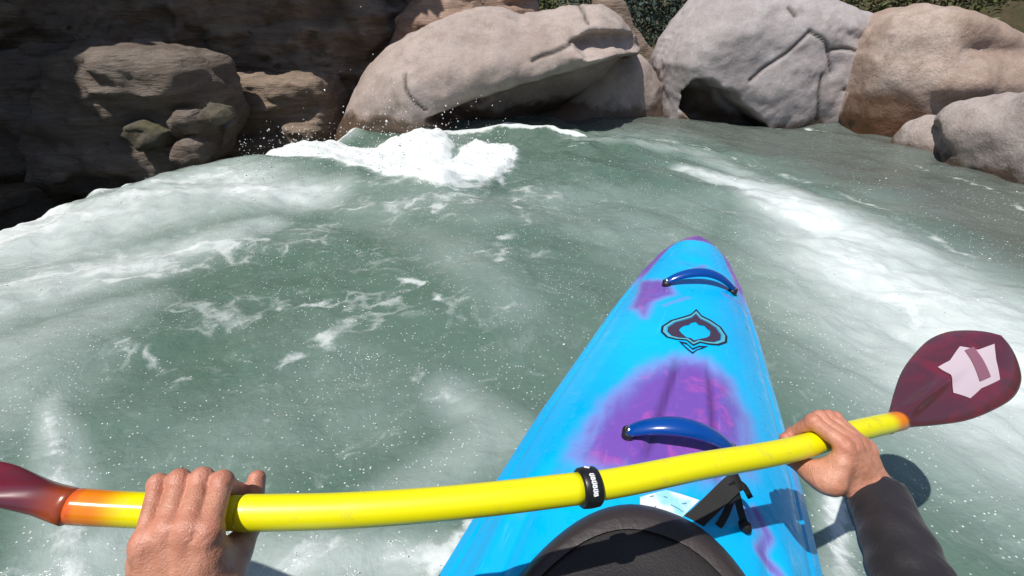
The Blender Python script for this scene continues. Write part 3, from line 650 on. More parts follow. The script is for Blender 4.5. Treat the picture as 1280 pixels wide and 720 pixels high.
def build_kayak():
    root = empty('kayak', (KO[0], KO[1], 0), -KANG)
    ss = np.concatenate([np.linspace(-1.42, -1.3, 14), np.arange(-1.29, 1.2, 0.0065), 1.37 - 0.17*np.cos(np.linspace(0, np.pi/2, 40))[0:1]*1.0, 1.37-0.17*(1-np.sin(np.linspace(0.03, np.pi/2, 46)))])
    ss = np.unique(np.clip(ss, -1.42, 1.37)); nt = 121
    th = np.linspace(-1, 1, nt); xx = np.sign(th)*np.abs(np.sin(th*np.pi/2)); 
    rows = []
    for s in ss:
        w = float(kw(s)); x = xx*w
        zt = kdeck(s, x); top = np.stack([x, np.full(nt, s), zt], 1)
        a = np.linspace(0, np.pi, 61)[1:-1]; ze, zb = float(kze(s)), float(kzb(s)); hb = ze-zb
        bx = np.cos(a); bulge = 1 + 0.02*np.sin(np.minimum(np.sin(a)*4, np.pi))
        X = np.sign(bx)*np.abs(bx)**0.55*w*bulge; Z = ze - hb*np.abs(np.sin(a))**0.75
        bot = np.stack([X, np.full(len(a), s), Z], 1)
        rows.append(np.concatenate([top, bot], 0))
    P = np.array(rows); n, m = P.shape[:2]
    i = np.arange(n-1)[:, None]*m + np.arange(m)[None]; j = np.arange(n-1)[:, None]*m + (np.arange(m)[None]+1) % m
    F = np.stack([i, j, j+m, i+m], -1).reshape(-1, 4)
    V = P.reshape(-1, 3); s = V[:, 1]; x = V[:, 0]; z = V[:, 2]
    ondeck = np.tile(np.arange(m) < nt, n)
    # purple swirls
    pur = np.zeros(len(V))
    arch = [k_deck(*p) for p in [(822,452), (850,443), (885,449), (912,474), (938,525), (942,590), (900,602), (820,605), (738,600), (712,570), (738,522), (782,476)]]
    dd = poly_sd(s, x, arch); pur = np.maximum(pur, 1-sstep(-0.07, 0.06, dd))
    lp = [k_deck(*p) for p in [(800,352), (838,352), (845,368), (818,378), (806,398), (798,392), (788,385)]]
    dd = poly_sd(s, x, lp); pur = np.maximum(pur, 0.9*(1-sstep(-0.03, 0.03, dd)))
    for st, w_, a_ in (([(855,345), (880,332)], 0.012, .62), ([(830,382), (860,372)], 0.010, .5), ([(905,368), (925,380), (938,395)], .010, .55),
                       ([(945,640), (960,670), (950,690), (975,720)], 0.012, .75), ([(905,622), (935,640), (945,660)], 0.010, .55), ([(700,590), (650,640)], 0.02, .3), ([(985,560), (1000,620)], .012, .4)):
        L = [k_deck(*p) for p in st]; pur = np.maximum(pur, a_*np.exp(-(line_d(s, x, L)/w_)**2))
    rim = sstep(0.70, 0.86, np.abs(x)/np.maximum(kw(s), 1e-3))*sstep(0.78, 1.12, s); pur = np.maximum(pur, np.maximum(rim, sstep(1.25, 1.285, s))*1.1)
    pur = np.maximum(pur, (~ondeck)*0.9*sstep(0.9, 1.1, s)); pur = np.where(s < -0.3, np.maximum(pur, 0.5*sstep(0.0, 0.5, perlin(s*3, x*5, 2.0))), pur)
    gx = GX0 + GX1*(s-0.25); k = sstep(0.12, 0.2, s)*(1-sstep(0.40, 0.50, s))
    gr = 0.75*k*np.exp(-((np.abs(x-GC)-gx)/0.006)**2)*ondeck
    o = mesh_obj('hull', V, F[:, ::-1], M['kayak'], root, attrs={'purple': pur, 'groove': gr})
    # grab handles
    Mh = NT('handle_plastic'); Mh.P(Base_Color=(0.0, 0.055, 0.30, 1), Roughness=0.22, Coat_Weight=0.5, Coat_Roughness=0.08); Mh = Mh.m
    steel = simple('bolt_steel', (0.6, 0.62, 0.65), 0.2, Metallic=1.0)
    blk = simple('washer_black', (0.015, 0.015, 0.02), 0.4)
    def handle(pa, pb, rise, rr, bow=0.0):
        a = np.array(k_deck(*pa)); b = np.array(k_deck(*pb))
        tt = np.linspace(0, 1, 25); pts = []; 
        for q in tt:
            s_, x_ = a + (b-a)*q; lift = rise*math.sin(math.pi*q)**0.8
            pts.append((x_, s_ + bow*math.sin(math.pi*q), float(kdeck(s_, x_, False)) + 0.010 + lift))
        r = rr*(0.55 + 0.45*np.sin(np.pi*tt)**0.7)
        h = MB().add(tube(pts, r, 20, True, 0.62)).build('grab_handle', Mh, root)
        for q in (0.02, 0.98):
            s_, x_ = a + (b-a)*q; z_ = float(kdeck(s_, x_, False))
            MB().add(tube([(x_, s_, z_-0.004), (x_, s_, z_+0.014)], 0.0125, 20)).build('washer', blk, h)
            MB().add(tube([(x_, s_, z_+0.013), (x_, s_, z_+0.018), (x_, s_, z_+0.022)], [0.009, 0.008, 0.003], 16)).build('bolt', steel, h)
    handle((831,357), (917,367), 0.024, 0.018, 0.008)
    handle((783,545), (912,566), 0.024, 0.020, 0.0)
    # emblem on the foredeck: flat decal following the deck
    def decal(polys, name, mat, off, parent=root):
        mb = MB()
        for outer, inner in polys:
            # ribbon between outer and inner loops with equal counts
            O = [k_deck(*p) for p in outer]; I_ = [k_deck(*p) for p in inner]; V_ = []; F_ = []; n_ = len(O)
            for (s_, x_) in O + I_: V_.append((x_, s_, float(kdeck(s_, x_)) + off))
            for q in range(n_): F_.append((q, (q+1) % n_, n_+(q+1) % n_, n_+q))
            mb.add((V_, F_))
        return mb.build(name, mat, parent, False)
    def zz(l): return [(780 + a/5.144, 320 + b/5.144) for a, b in l]
    black = simple('emblem_black', (0.012, 0.014, 0.035), 0.35); grey = simple('emblem_grey', (0.10, 0.42, 0.50), 0.35); dk = simple('emblem_maroon', (0.05, 0.03, 0.06), 0.4)
    def dens(l, n=6):
        l = l + [l[0]]; out = []
        for a, b in zip(l[:-1], l[1:]):
            for k in range(n): out.append((a[0]+(b[0]-a[0])*k/n, a[1]+(b[1]-a[1])*k/n))
        return out
    o1 = [(465,343), (500,385), (560,415), (625,460), (665,520), (662,560), (610,578), (540,572), (490,560), (445,580), (400,545), (330,540), (270,525), (235,490), (240,455), (300,415), (385,390), (430,375)]
    cx, cy_ = 450, 480
    def shr(l, kx, ky=None, dx=0, dy=0): ky = ky or kx; return [(cx+(a-cx)*kx+dx, cy_+(b-cy_)*ky+dy) for a, b in l]
    decal([(zz(dens(o1)), zz(dens(shr(o1, .93, .90))))], 'emblem', black, 0.0016)
    emb = decal([(zz(dens(shr(o1, .93, .90))), zz(dens(shr(o1, .84, .80))))], 'emblem', grey, 0.0016)
    o2 = shr(o1, .80, .76)
    i2 = [(460,425), (480,445), (515,450), (540,475), (555,485), (550,515), (535,525), (520,530), (490,535), (450,545), (430,530), (400,525), (370,500), (352,478), (365,462), (385,450), (415,445), (430,432)]
    decal([(zz(dens(o2)), zz(dens(i2)))], 'emblem', dk, 0.0016)
    lo_ = [(350,550), (400,560), (440,596), (480,580), (540,583), (500,600), (470,608), (440,632), (400,600), (380,580)]
    li_ = [(372,562), (405,572), (440,606), (480,588), (510,588), (490,596), (466,604), (440,622), (408,596), (390,580)]
    decal([(zz(dens(lo_, 3)), zz(dens(li_, 3)))], 'emblem', black, 0.0018)
    # white sticker by the cockpit
    t = NT('sticker_white'); p = t.obj(); f = t.ramp(t.noise(p, 22, 3), .42, .62)
    t.P(Base_Color=t.mix(f, (0.80, 0.80, 0.84), (0.30, 0.66, 0.80)), Roughness=0.3); M['st'] = t.m
    V_ = []; F_ = []; C = [(800,622), (832,613), (874,626), (848,652), (800,644)]
    cs = np.array([k_deck(*p) for p in C]); ctr = cs.mean(0); R_ = [ctr]
    per = np.array(dens([tuple(c_) for c_ in cs], 6)); V_.append(ctr); rings = 5
    for r_ in range(1, rings+1): V_ += [ctr + (q-ctr)*r_/rings for q in per]
    n_ = len(per); F_ = [(0, 1+(q+1) % n_, 1+q) for q in range(n_)]
    for r_ in range(rings-1):
        for q in range(n_): a = 1+r_*n_+q; b = 1+r_*n_+(q+1) % n_; F_.append((a, b, b+n_, a+n_))
    V3 = [(v[1], v[0], float(kdeck(v[0], v[1])) + 0.0015) for v in V_]
    st = mesh_obj('sticker', V3, F_, M['st'], root)
    ink = simple('sticker_ink', (0.10, 0.30, 0.38), 0.5); mb = MB()
    for l in ([(812,622), (817,621)], [(829,622), (834,623)], [(818,635), (820,634)], [(806,641), (822,642)], [(838,632), (846,636), (853,641)], [(852,631), (858,630)], [(823,639), (825,640)]):
        a = [k_deck(*p) for p in l]
        for (p0, p1) in zip(a[:-1], a[1:]):
            d_ = np.array(p1)-np.array(p0); d_ /= np.linalg.norm(d_); nn = np.array([-d_[1], d_[0]])*0.0007
            q = [np.array(p0)+nn, np.array(p1)+nn, np.array(p1)-nn, np.array(p0)-nn]
            mb.add(([(v[1], v[0], float(kdeck(v[0], v[1]))+0.0028) for v in q], [(0, 1, 2, 3)]))
    mb.build('print', ink, st)
    return root
kayak = build_kayak()

# ------------------------------------------------------------------ spray deck
t = NT('neoprene'); p = t.pos(); t.P(Base_Color=t.mix(t.ramp(t.noise(p, 12, 4), .35, .65), (0.012, 0.010, 0.011), (0.019, 0.016, 0.017)), Roughness=0.62, Sheen_Weight=0.12)
t.bump(t.math('ADD', t.noise(p, 300, 2), t.math('MULTIPLY', t.noise(p, 7, 3), 3.0)), 0.3, 0.003); M['neo'] = t.m
t = NT('skirt_rand'); p = t.pos(); t.P(Base_Color=(0.034, 0.026, 0.027, 1), Roughness=0.5); t.bump(t.noise(p, 90, 3), 0.4, 0.003); M['rand'] = t.m
M['web'] = simple('webbing_black', (0.004, 0.004, 0.005), 0.7)
def build_skirt():
    root = empty('spray_deck', (KO[0], KO[1], 0.37), -KANG)
    tag(root, 'black neoprene spray deck stretched over the kayak cockpit with a pull loop', 'spray deck')
    # ellipse in kayak coordinates (x across, s along) in the empty's own frame
    sc, hs, hx = -0.42, 0.475, 0.225
    def zt(q): return np.interp(q, [0, .25, .45, .8, .92, 1.0], [0.34, 0.19, 0.036, 0.020, 0.024, 0.0])
    n = 96; th = np.linspace(0, 2*np.pi, n, endpoint=False)
    def ring(q, z):
        sx = np.sign(np.cos(th))*np.abs(np.cos(th))**0.9; sy = np.sign(np.sin(th))*np.abs(np.sin(th))**0.9
        s_ = sc + hs*q*sy - 0.10*(1-q); x_ = hx*q*sx + 0.022
        base = kdeck(np.clip(sc + hs*sy, -1.3, 1.3), hx*sx, False) - 0.37
        return np.stack([x_, s_, z + base*sstep(0.3, 1.0, q)], 1)
    def rings(qs, z0): 
        V = np.concatenate([ring(q, z) for q, z in zip(qs, z0)]); m = len(qs)
        F = [(i*n+k, i*n+(k+1) % n, (i+1)*n+(k+1) % n, (i+1)*n+k) for i in range(m-1) for k in range(n)]
        return V, F
    qs = np.linspace(0.24, 0.93, 30); V, F = rings(qs, zt(qs)); mesh_obj('panel', V, F, M['neo'], root)
    a = np.linspace(0, 1, 10); qr = 0.925 + 0.085*a; zr = 0.032*np.cos(a*np.pi/2*1.05)**0.8*1.0 - 0.004; zr = np.nan_to_num(zr, nan=-0.006)
    qr = np.concatenate([[0.90], qr, [1.0]]); zr = np.concatenate([[0.028], zr+0.004, [-0.03]])
    V, F = rings(qr, zr); mesh_obj('rim', V, F, M['rand'], root)
    # pull loop and hanging tail, world positions turned into the empty's frame
    inv = Matrix.Translation((KO[0], KO[1], 0.37)) @ Matrix.Rotation(-KANG, 4, 'Z'); inv = inv.inverted()
    def loc(P): return [tuple(inv @ Vector(p)) for p in P]
    def strap(P, w, th_=0.0016, name='pull_loop'):
        P = catmull([np.array(q) for q in P], 8); n_ = len(P); T = np.gradient(P, axis=0); T /= np.linalg.norm(T, axis=1)[:, None]
        V_ = []; F_ = []
        for i in range(n_):
            v = P[i]-np.array([0, 0, CAMZ]); s_ = np.cross(T[i], np.array([0.25, 0.62, -0.75])); s_ /= np.linalg.norm(s_); nn = np.cross(s_, T[i])
            for a_, b_ in ((-1, -1), (1, -1), (1, 1), (-1, 1)): V_.append(P[i]+s_*a_*w/2+nn*b_*th_)
        for i in range(n_-1):
            for k in range(4): F_.append((i*4+k, i*4+(k+1) % 4, i*4+4+(k+1) % 4, i*4+4+k))
        F_ += [(0, 1, 2, 3), (n_*4-4, n_*4-1, n_*4-2, n_*4-3)]
        return mesh_obj(name, loc(V_), F_, M['web'], root, smooth=False)
    strap([at_d(845,664,.70), at_d(866,652,.70), at_d(890,630,.70), at_d(915,606,.70), at_d(926,601,.705)], 0.026)
    strap([at_d(870,672,.69), at_d(900,655,.70), at_d(922,604,.70)], 0.010)
    strap([at_d(914,603,.70), at_d(920,615,.70), at_d(926,640,.70), at_d(931,656,.70)], 0.010)
    strap([at_d(920,601,.703), at_d(930,608,.703), at_d(938,622,.703)], 0.008)
    V_, F_ = tube(loc([at_d(927,652,.70), at_d(932,658,.70), at_d(935,664,.70)]), [0.006, 0.009, 0.006], 12); mesh_obj('toggle', V_, F_, M['web'], root)
build_skirt()

# ------------------------------------------------------------------ paddle
SH = catmull([at_d(94,633,.413), at_d(165,637,.418), at_d(300,641,.427), at_d(500,634,.447), at_d(735,609,.485), at_d(873,583,.530), at_d(985,563,.595), at_d(1060,541,.665), at_d(1124,526,.740)], 14)
def sh_at(px):
    q = (SH - np.array([0, 0, CAMZ])); dep = q[:, 1]*CT - q[:, 2]*ST; X = 640 + FPX*q[:, 0]/dep
    return np.array([np.interp(px, X, SH[:, k]) for k in range(3)])
t = NT('shaft_paint'); ea = t.attr('ends'); p = t.pos()
c = t.mix(t.ramp(ea, 0.15, 0.85), (0.86, 0.80, 0.0), (0.80, 0.22, 0.01)); c = t.mix(t.ramp(ea, 0.96, 1.0), c, (0.70, 0.12, 0.02))
sc_ = t.ramp(t.noise(t.scale(p, (40, 40, 40)), 1, 5, 0.7), 0.57, 0.66); c = t.mix(t.math('MULTIPLY', sc_, 0.30), c, (0.55, 0.48, 0.06))
t.P(Base_Color=c, Roughness=t.attr('grip'), Coat_Weight=0.35, Coat_Roughness=0.12); M['shaft'] = t.m
def blade_mat():
    t = NT('blade_red'); a = t.attr('across'); l = t.attr('along'); p = t.obj()
    red = t.ramp(t.noise(p, 14, 4, 0.5, 1.0), 0.4, 0.65)
    c = t.mix(red, (0.085, 0.022, 0.034), (0.15, 0.018, 0.034))
    c = t.mix(t.math('SUBTRACT', 1.0, t.ramp(l, 0.0, 0.10)), c, (0.30, 0.05, 0.01))
    t.P(Base_Color=c, Roughness=0.25, Coat_Weight=0.4, Coat_Roughness=0.08); return t.m
M['blade'] = blade_mat(); M['decal'] = simple('blade_graphic', (0.55, 0.45, 0.50), 0.3); M['decal_dark'] = simple('blade_graphic_dark', (0.24, 0.10, 0.14), 0.35)
def paddle():
    root = empty('kayak_paddle', tuple(SH[len(SH)//2]))
    tag(root, 'yellow shafted paddle with dark red blades held across the boat in both hands', 'paddle')
    base = np.array(SH[len(SH)//2])
    P, T, N, B = frames(SH - base); n = len(P); seg = 40
    s = np.concatenate([[0], np.cumsum(np.linalg.norm(np.diff(P, axis=0), axis=1))]); e = np.minimum(s, s[-1]-s)
    r = 0.0149 + 0.0*s; th = np.linspace(0, 2*np.pi, seg, endpoint=False)
    V = (P[:, None] + r[:, None, None]*(np.cos(th)[None, :, None]*N[:, None] + np.sin(th)[None, :, None]*B[:, None])).reshape(-1, 3)
    F = [(i*seg+k, i*seg+(k+1) % seg, (i+1)*seg+(k+1) % seg, (i+1)*seg+k) for i in range(n-1) for k in range(seg)] + [tuple(range(seg))[::-1], tuple(range((n-1)*seg, n*seg))]
    ends = np.repeat(1 - sstep(0.0, 0.075, e), seg); grip = np.repeat(np.where(s < 0.10, 0.16, 0.42), seg)
    mesh_obj('shaft', V, F, M['shaft'], root, attrs={'ends': ends, 'grip': grip})
    # sleeve edge of the shaft beside the left hand
    q = [sh_at(x)-base for x in (301, 303, 640)]
    pts = catmull([sh_at(x)-base for x in (300, 340, 420, 520, 620, 728)], 8); V, F = tube(pts, np.concatenate([[0.0151], np.full(len(pts)-1, 0.0158)]), 40)
    mesh_obj('grip_sleeve', V, F, M['shaft'], root, attrs={'ends': np.zeros(len(V)), 'grip': np.full(len(V), 0.42)})
    # black ring with white lettering
    pts = [sh_at(x)-base for x in (724, 726, 732, 738, 744, 746)]; V, F = tube(pts, [0.0185, 0.0198, 0.0203, 0.0203, 0.0198, 0.0185], 40)
    ring = mesh_obj('rubber_ring', V, F, simple('ring_rubber', (0.012, 0.012, 0.014), 0.35), root)
    c0 = sh_at(735)-base; ax = sh_at(741)-sh_at(729); ax /= np.linalg.norm(ax)
    tc = np.array([0, 0, CAMZ]) - sh_at(735); tc = tc - ax*(tc @ ax); tc /= np.linalg.norm(tc); upv = np.cross(tc, ax)
    if upv[2] < 0 and upv[1] < 0: upv = -upv
    mb = MB()
    def stroke(a0, a1, x0, x1, w=0.0007):
        for k in range(4):
            q = [(a0+(a1-a0)*k/4, x0+(x1-x0)*k/4), (a0+(a1-a0)*(k+1)/4, x0+(x1-x0)*(k+1)/4)]
            pts_ = [c0 + ax*x + 0.0205*(math.cos(a_)*tc + math.sin(a_)*upv) for a_, x in q]
            d_ = pts_[1]-pts_[0]; nn = np.cross(d_, tc); nn = nn/np.linalg.norm(nn)*w
            mb.add(([pts_[0]+nn, pts_[1]+nn, pts_[1]-nn, pts_[0]-nn], [(0, 1, 2, 3)]))
    rr = np.random.RandomState(3)
    for k in range(6):                                     # a short word running round the ring
        a0 = 0.62 - k*0.19; stroke(a0, a0-0.12, -0.0022, -0.0022); stroke(a0, a0-0.03, -0.0022, 0.0022); stroke(a0-0.09, a0-0.12, 0.0022, -0.0022 if k % 2 else 0.0022)
        if k % 2 == 0: stroke(a0-0.12, a0-0.12, -0.0022, 0.0022)
    stroke(1.25, 1.05, -0.003, 0.001, 0.001); stroke(1.05, 1.3, 0.001, 0.004, 0.001)
    mb.build('lettering', simple('ring_print', (0.75, 0.75, 0.78), 0.4), ring, False)
    # blades
    HWt = [(0, .010), (.07, .013), (.14, .021), (.25, .035), (.42, .054), (.60, .066), (.76, .071), (.88, .063), (.95, .046), (.985, .027), (1, .0)]
    hq = catmull(HWt, 8); hq = hq[np.argsort(hq[:, 0])]; HWt = [tuple(q) for q in hq]
    def blade(p0, p1, wdir, name='blade', flip=1, root_w=0.0):
        a = p1-p0; L = np.linalg.norm(a); a = a/L; w = wdir - a*(wdir @ a); w /= np.linalg.norm(w); nn = np.cross(a, w)
        if nn @ (np.array([0, 0, CAMZ])-p0) < 0: nn = -nn
        us = 1-(1-np.linspace(0, 1, 60))**1.3; vs = np.linspace(-1, 1, 41); U, Vv = np.meshgrid(us, vs, indexing='ij')
        hw = np.maximum(np.interp(U, [h[0] for h in HWt], [h[1] for h in HWt]), root_w*(1-sstep(0.1, 0.3, U)))
        # slightly longer upper side
        X = U*L; Y = Vv*hw*(1 + 0.10*np.sign(Vv)*flip); camber = -0.030*(Vv**2)*hw/0.09 + 0.02*np.sin(np.pi*np.clip(U, 0, 1))*flip*0
        curve = 0.022*U**2
        spine = 0.010*np.exp(-(Y/0.009)**2)*(1-sstep(0.25, 0.75, U))*sstep(0.06, 0.2, U)
        thick = 0.0030 + (0.006 + root_w*0.35)*(1-sstep(0, 0.14 + root_w*14, U))
        out = []
        for sgn in (1, -1):
            zz_ = camber + curve + sgn*thick*(1-np.abs(Vv)**6*0.7) + sgn*spine
            out.append(p0[None, None]-base + a*X[..., None] + w*Y[..., None] + nn*zz_[..., None])
        Va, Fa = grid_mesh(out[0]); Vb, Fb = grid_mesh(out[1]); n_ = len(Va); Vt = np.concatenate([Va, Vb]); Ft = [tuple(f) for f in Fa] + [tuple(f[::-1]+n_) for f in Fb]
        nu, nv = U.shape
        for i in range(nu-1):
            for k in (0, nv-1):
                q = (i*nv+k, (i+1)*nv+k, n_+(i+1)*nv+k, n_+i*nv+k); Ft.append(q if k else q[::-1])
        for k in range(nv-1): Ft.append((k, k+1, n_+k+1, n_+k))
        Ft = [f for f in Ft]
        b = mesh_obj(name, Vt, Ft, M['blade'], root, attrs={'along': np.tile(U.ravel(), 2), 'across': np.tile(Vv.ravel(), 2)})
        # white graphic
        def put(pl, mat, nm, off, par):
            pl = np.array(pl); c_ = pl.mean(0); per = []
            for i in range(len(pl)):
                for k in range(5): per.append(pl[i] + (pl[(i+1) % len(pl)]-pl[i])*k/5)
            Vg = [c_]; R5 = 7
            for r_ in range(1, R5+1): Vg += [c_+(q-c_)*r_/R5 for q in per]
            m_ = len(per); Fg = [(0, 1+k, 1+(k+1) % m_) for k in range(m_)]
            for r_ in range(R5-1):
                for k in range(m_): Fg.append((1+r_*m_+k, 1+(r_+1)*m_+k, 1+(r_+1)*m_+(k+1) % m_, 1+r_*m_+(k+1) % m_))
            V3 = []
            for u_, v_ in Vg:
                h_ = np.interp(u_, [h[0] for h in HWt], [h[1] for h in HWt]); y_ = v_*h_*(1+0.10*np.sign(v_)*flip)
                z_ = -0.030*v_**2*h_/0.09 + 0.022*u_**2 + (0.0030+0.006*(1-float(sstep(0, .14, u_))))*(1-abs(v_)**6*.7) + 0.010*math.exp(-(y_/0.009)**2)*(1-float(sstep(.25, .75, u_)))*float(sstep(.06, .2, u_))
                V3.append(p0-base + a*u_*L + w*y_ + nn*(z_+off))
            return mesh_obj(nm, V3, Fg, mat, par)
        return b, put
    p0 = at_d(1110,533,.722); p1 = at_d(1238,430,.885)
    wv = at_d(1157,441,.875) - at_d(1222,516,.785)
    b, put = blade(p0 , p1, wv, flip=-1)
    g = put([(.44,-.32), (.50,-.60), (.60,-.54), (.74,-.60), (.82,-.30), (.91,-.05), (.80,.08), (.76,.40), (.62,.30), (.53,.38), (.51,.02)], M['decal'], 'blade_graphic', 0.0012, b)
    put([(.62,-.42), (.70,-.46), (.76,-.10), (.80,.20), (.74,.26), (.70,.0)], M['decal_dark'], 'blade_graphic', 0.0026, b)
    q0 = at_d(97,633,.413); q1 = at_d(-330,500,.50)
    b2, put = blade(q0, q1, at_d(40,560,.40+.10) - at_d(40,620,.40-.02), flip=-1, root_w=0.0125)
    return root
pad = paddle()

# ------------------------------------------------------------------ person
def smin(a, b, k):
    h = np.clip(0.5+0.5*(b-a)/k, 0, 1); return b + (a-b)*h - k*h*(1-h)
def cap(G, a, b, ra, rb):
    a = np.asarray(a, float); b = np.asarray(b, float); e = b-a; L2 = max(e @ e, 1e-12)
    px, py, pz = G[0]-a[0], G[1]-a[1], G[2]-a[2]
    t_ = np.clip((px*e[0]+py*e[1]+pz*e[2])/L2, 0, 1)
    return np.sqrt((px-e[0]*t_)**2 + (py-e[1]*t_)**2 + (pz-e[2]*t_)**2) - (ra+(rb-ra)*t_)
def ell(G, c, r, Rm=None):
    P = [G[0]-c[0], G[1]-c[1], G[2]-c[2]]
    if Rm is not None: P = [sum(Rm[j][i]*P[j] for j in range(3)) for i in range(3)]
    k0 = np.sqrt(sum((P[i]/r[i])**2 for i in range(3))); k1 = np.sqrt(sum((P[i]/r[i]**2)**2 for i in range(3)))
    return k0*(k0-1)/np.maximum(k1, 1e-9)
def vox(lo, hi, h):
    ax = [np.arange(lo[k], hi[k]+h, h) for k in range(3)]
    return np.meshgrid(*ax, indexing='ij', sparse=True), (lo[0], lo[1], lo[2])

def hand(px, side, wrist_a, elbow, slant=0.0, h=0.0013, tipk=1.0, sh=0.0):
    """side +1: left hand (index finger towards +a), -1: right hand. Returns verts, faces, redness."""
    P0 = sh_at(px); a = sh_at(px+12) - sh_at(px-12); a /= np.linalg.norm(a)
    c = np.array([0, 0, CAMZ])-P0; c -= a*(c @ a); c /= np.linalg.norm(c); u = np.cross(c, a)
    if u[1] < 0: u = -u
    # turn the grip a little about the shaft
    ang = rad(-4); u, c = u*math.cos(ang)+c*math.sin(ang), c*math.cos(ang)-u*math.sin(ang)
    Rm = np.stack([a*side, u, c], 0)                    # rows: local axes; local a>0 is the index-finger side
    def W(q): return P0 + q[0]*Rm[0] + q[1]*Rm[1] + q[2]*Rm[2]
    el = Rm @ (np.asarray(elbow)-P0)
    wr = np.array([wrist_a, -0.080, 0.004])
    fd = el - wr; fd /= np.linalg.norm(fd)
    lo = np.array([-0.085, -0.20, -0.062]); hi = np.array([0.098, 0.066, 0.085])
    (X, Y, Z), org = vox(lo, hi, h); G = (X, Y, Z)
    # fingers: name, a at knuckle, a at tip, scale
    F_ = [(0.0262, 0.0258, 1.0, 0.0092, 0.0), (0.0088, 0.0088, 1.07, 0.0094, 0.002), (-0.0102, -0.0098, 1.0, 0.0088, 0.001), (-0.0265, -0.0258, 0.90, 0.0077, -0.004)]
    fingers = None; palm = None; red = []; nails = []
    for i, (am, at, sc, r, du) in enumerate(F_):
        mcp = np.array([am*0.90 + sh, -0.016+du-0.004*(i == 3), 0.0350-0.002*abs(i-1)]); 
        pip = np.array([am + slant*0.5, 0.0235*sc, 0.0175]); dip = np.array([at+slant, 0.0205, -0.0175]); tip = np.array([at+slant, -0.003, -0.0268])
        if i == 3: pip[1] -= 0.001; dip = np.array([at+slant, 0.0205, -0.0160]); tip = np.array([at+slant, -0.002, -0.0255])
        f = cap(G, mcp, pip, r*1.10, r*1.0); f = smin(f, cap(G, pip, dip, r*0.98, r*0.9), 0.004); f = smin(f, cap(G, dip, tip, r*0.9, r*0.80), 0.003)
        f = smin(f, ell(G, pip+np.array([0, .001, .001]), (r*1.02, r*1.05, r*1.05)), 0.003)
        # skin folds over the knuckle joint
        f = f + 0.0005*np.exp(-(((Y-pip[1]+0.004)/0.0012)**2))*np.exp(-((Z-pip[2]-0.009)/0.006)**2)*np.exp(-((X-pip[0])/0.007)**2)
        fingers = f if fingers is None else smin(fingers, f, 0.0016)
        wrp = wr + np.array([(am)*0.30, 0.006, 0.004 - 0.003*abs(i-1)])
        m = cap(G, mcp + np.array([0, -.002, -.004]), wrp, 0.0112, 0.0120)
        palm = m if palm is None else smin(palm, m, 0.012)
        m2 = cap(G, mcp+np.array([0, -.020, -.016]), wr + np.array([am*0.5, 0.012, -0.010]), 0.0105, 0.013); palm = smin(palm, m2, 0.012)
        red += [pip, tip, mcp]
    hypo = cap(G, [-0.026 + sh, -0.036, 0.012], wr+np.array([-0.016, 0.006, -0.004]), 0.013, 0.015); palm = smin(palm, hypo, 0.012)
    # knuckle heads and extensor tendons
    for i, (am, at, sc, r, du) in enumerate(F_):
        k = np.array([am*0.90 + sh, -0.018+du-0.004*(i == 3), 0.0368-0.002*abs(i-1)])
        palm = smin(palm, ell(G, k, (0.0085, 0.0098, 0.0076)), 0.008)
        palm = smin(palm, cap(G, k+np.array([0, -.008, .0002]), wr+np.array([am*0.38, 0.012, 0.0145]), 0.0026, 0.0024), 0.0085)
    # hollows between the knuckles
    for am in (0.0180, -0.001, -0.0195):
        palm = -smin(-palm, -( -ell(G, (am, -0.019, 0.049), (0.0042, 0.013, 0.0062))), 0.004) if False else np.maximum(palm, -ell(G, (am + sh, -0.026, 0.0475), (0.0040, 0.014, 0.0062))*0.8)
    # thumb
    cmc = wr + np.array([0.020, 0.018, -0.006]); tm = np.array([0.044, -0.042, -0.008]); ip = np.array([0.0445, -0.007, -0.0275]); tt = np.array([0.0405, 0.0290*tipk, -0.0225])
    th = cap(G, cmc, tm, 0.0165, 0.0125); th = smin(th, cap(G, tm, ip, 0.0118, 0.0100), 0.005); th = smin(th, cap(G, ip, tt, 0.0102, 0.0082), 0.004)
    web = smin(cap(G, [0.030+sh*.5, -0.032, 0.020], [0.040, -0.050, 0.002], 0.011, 0.014), cap(G, [0.031+sh*.5, -0.030, 0.012], [0.041, -0.030, -0.012], 0.0115, 0.0115), 0.008)
    th = smin(th, web, 0.014)
    palm = smin(palm, th, 0.009)
    body = smin(palm, fingers, 0.0032)
    # wrist and forearm, oval
    L = np.linalg.norm(el-wr)
    fa = smin(cap(G, wr+np.array([0.009, 0.004, 0]), wr+np.array([0.010, 0, 0])+fd*L, 0.0205, 0.036), cap(G, wr+np.array([-0.009, 0.004, 0]), wr+np.array([-0.010, 0, 0])+fd*L, 0.0205, 0.036), 0.012)
    fa = smin(fa, ell(G, wr+np.array([-0.020, -0.014, 0.012]), (0.010, 0.013, 0.010)), 0.008)
    body = smin(body, fa, 0.014)
    # grip: keep clear of the shaft
    shaft = np.sqrt(Y**2+Z**2) - 0.0158
    body = np.maximum(body, -shaft)
    body = body - 0.0004*fbm(X*60, Y*60, Z*60, 2)
    # thumb nail plate
    axn = (tt-ip)/np.linalg.norm(tt-ip)
    V, F = surface_nets(body, org, h); V = smooth_verts(V, F, 2, 0.5)
    red_ = np.zeros(len(V))
    for q in red + [tt, ip]:
        red_ = np.maximum(red_, np.exp(-((V-q)**2).sum(1)/0.013**2))
    nail = np.zeros(len(V))
    Wv = P0 + V @ Rm
    if np.linalg.det(Rm) < 0: F = F[:, ::-1]
    # seam position for the continuation of the arm
    return Wv, F, red_, W(wr + fd*0.055), W(wr), Rm, P0, (tt, ip)

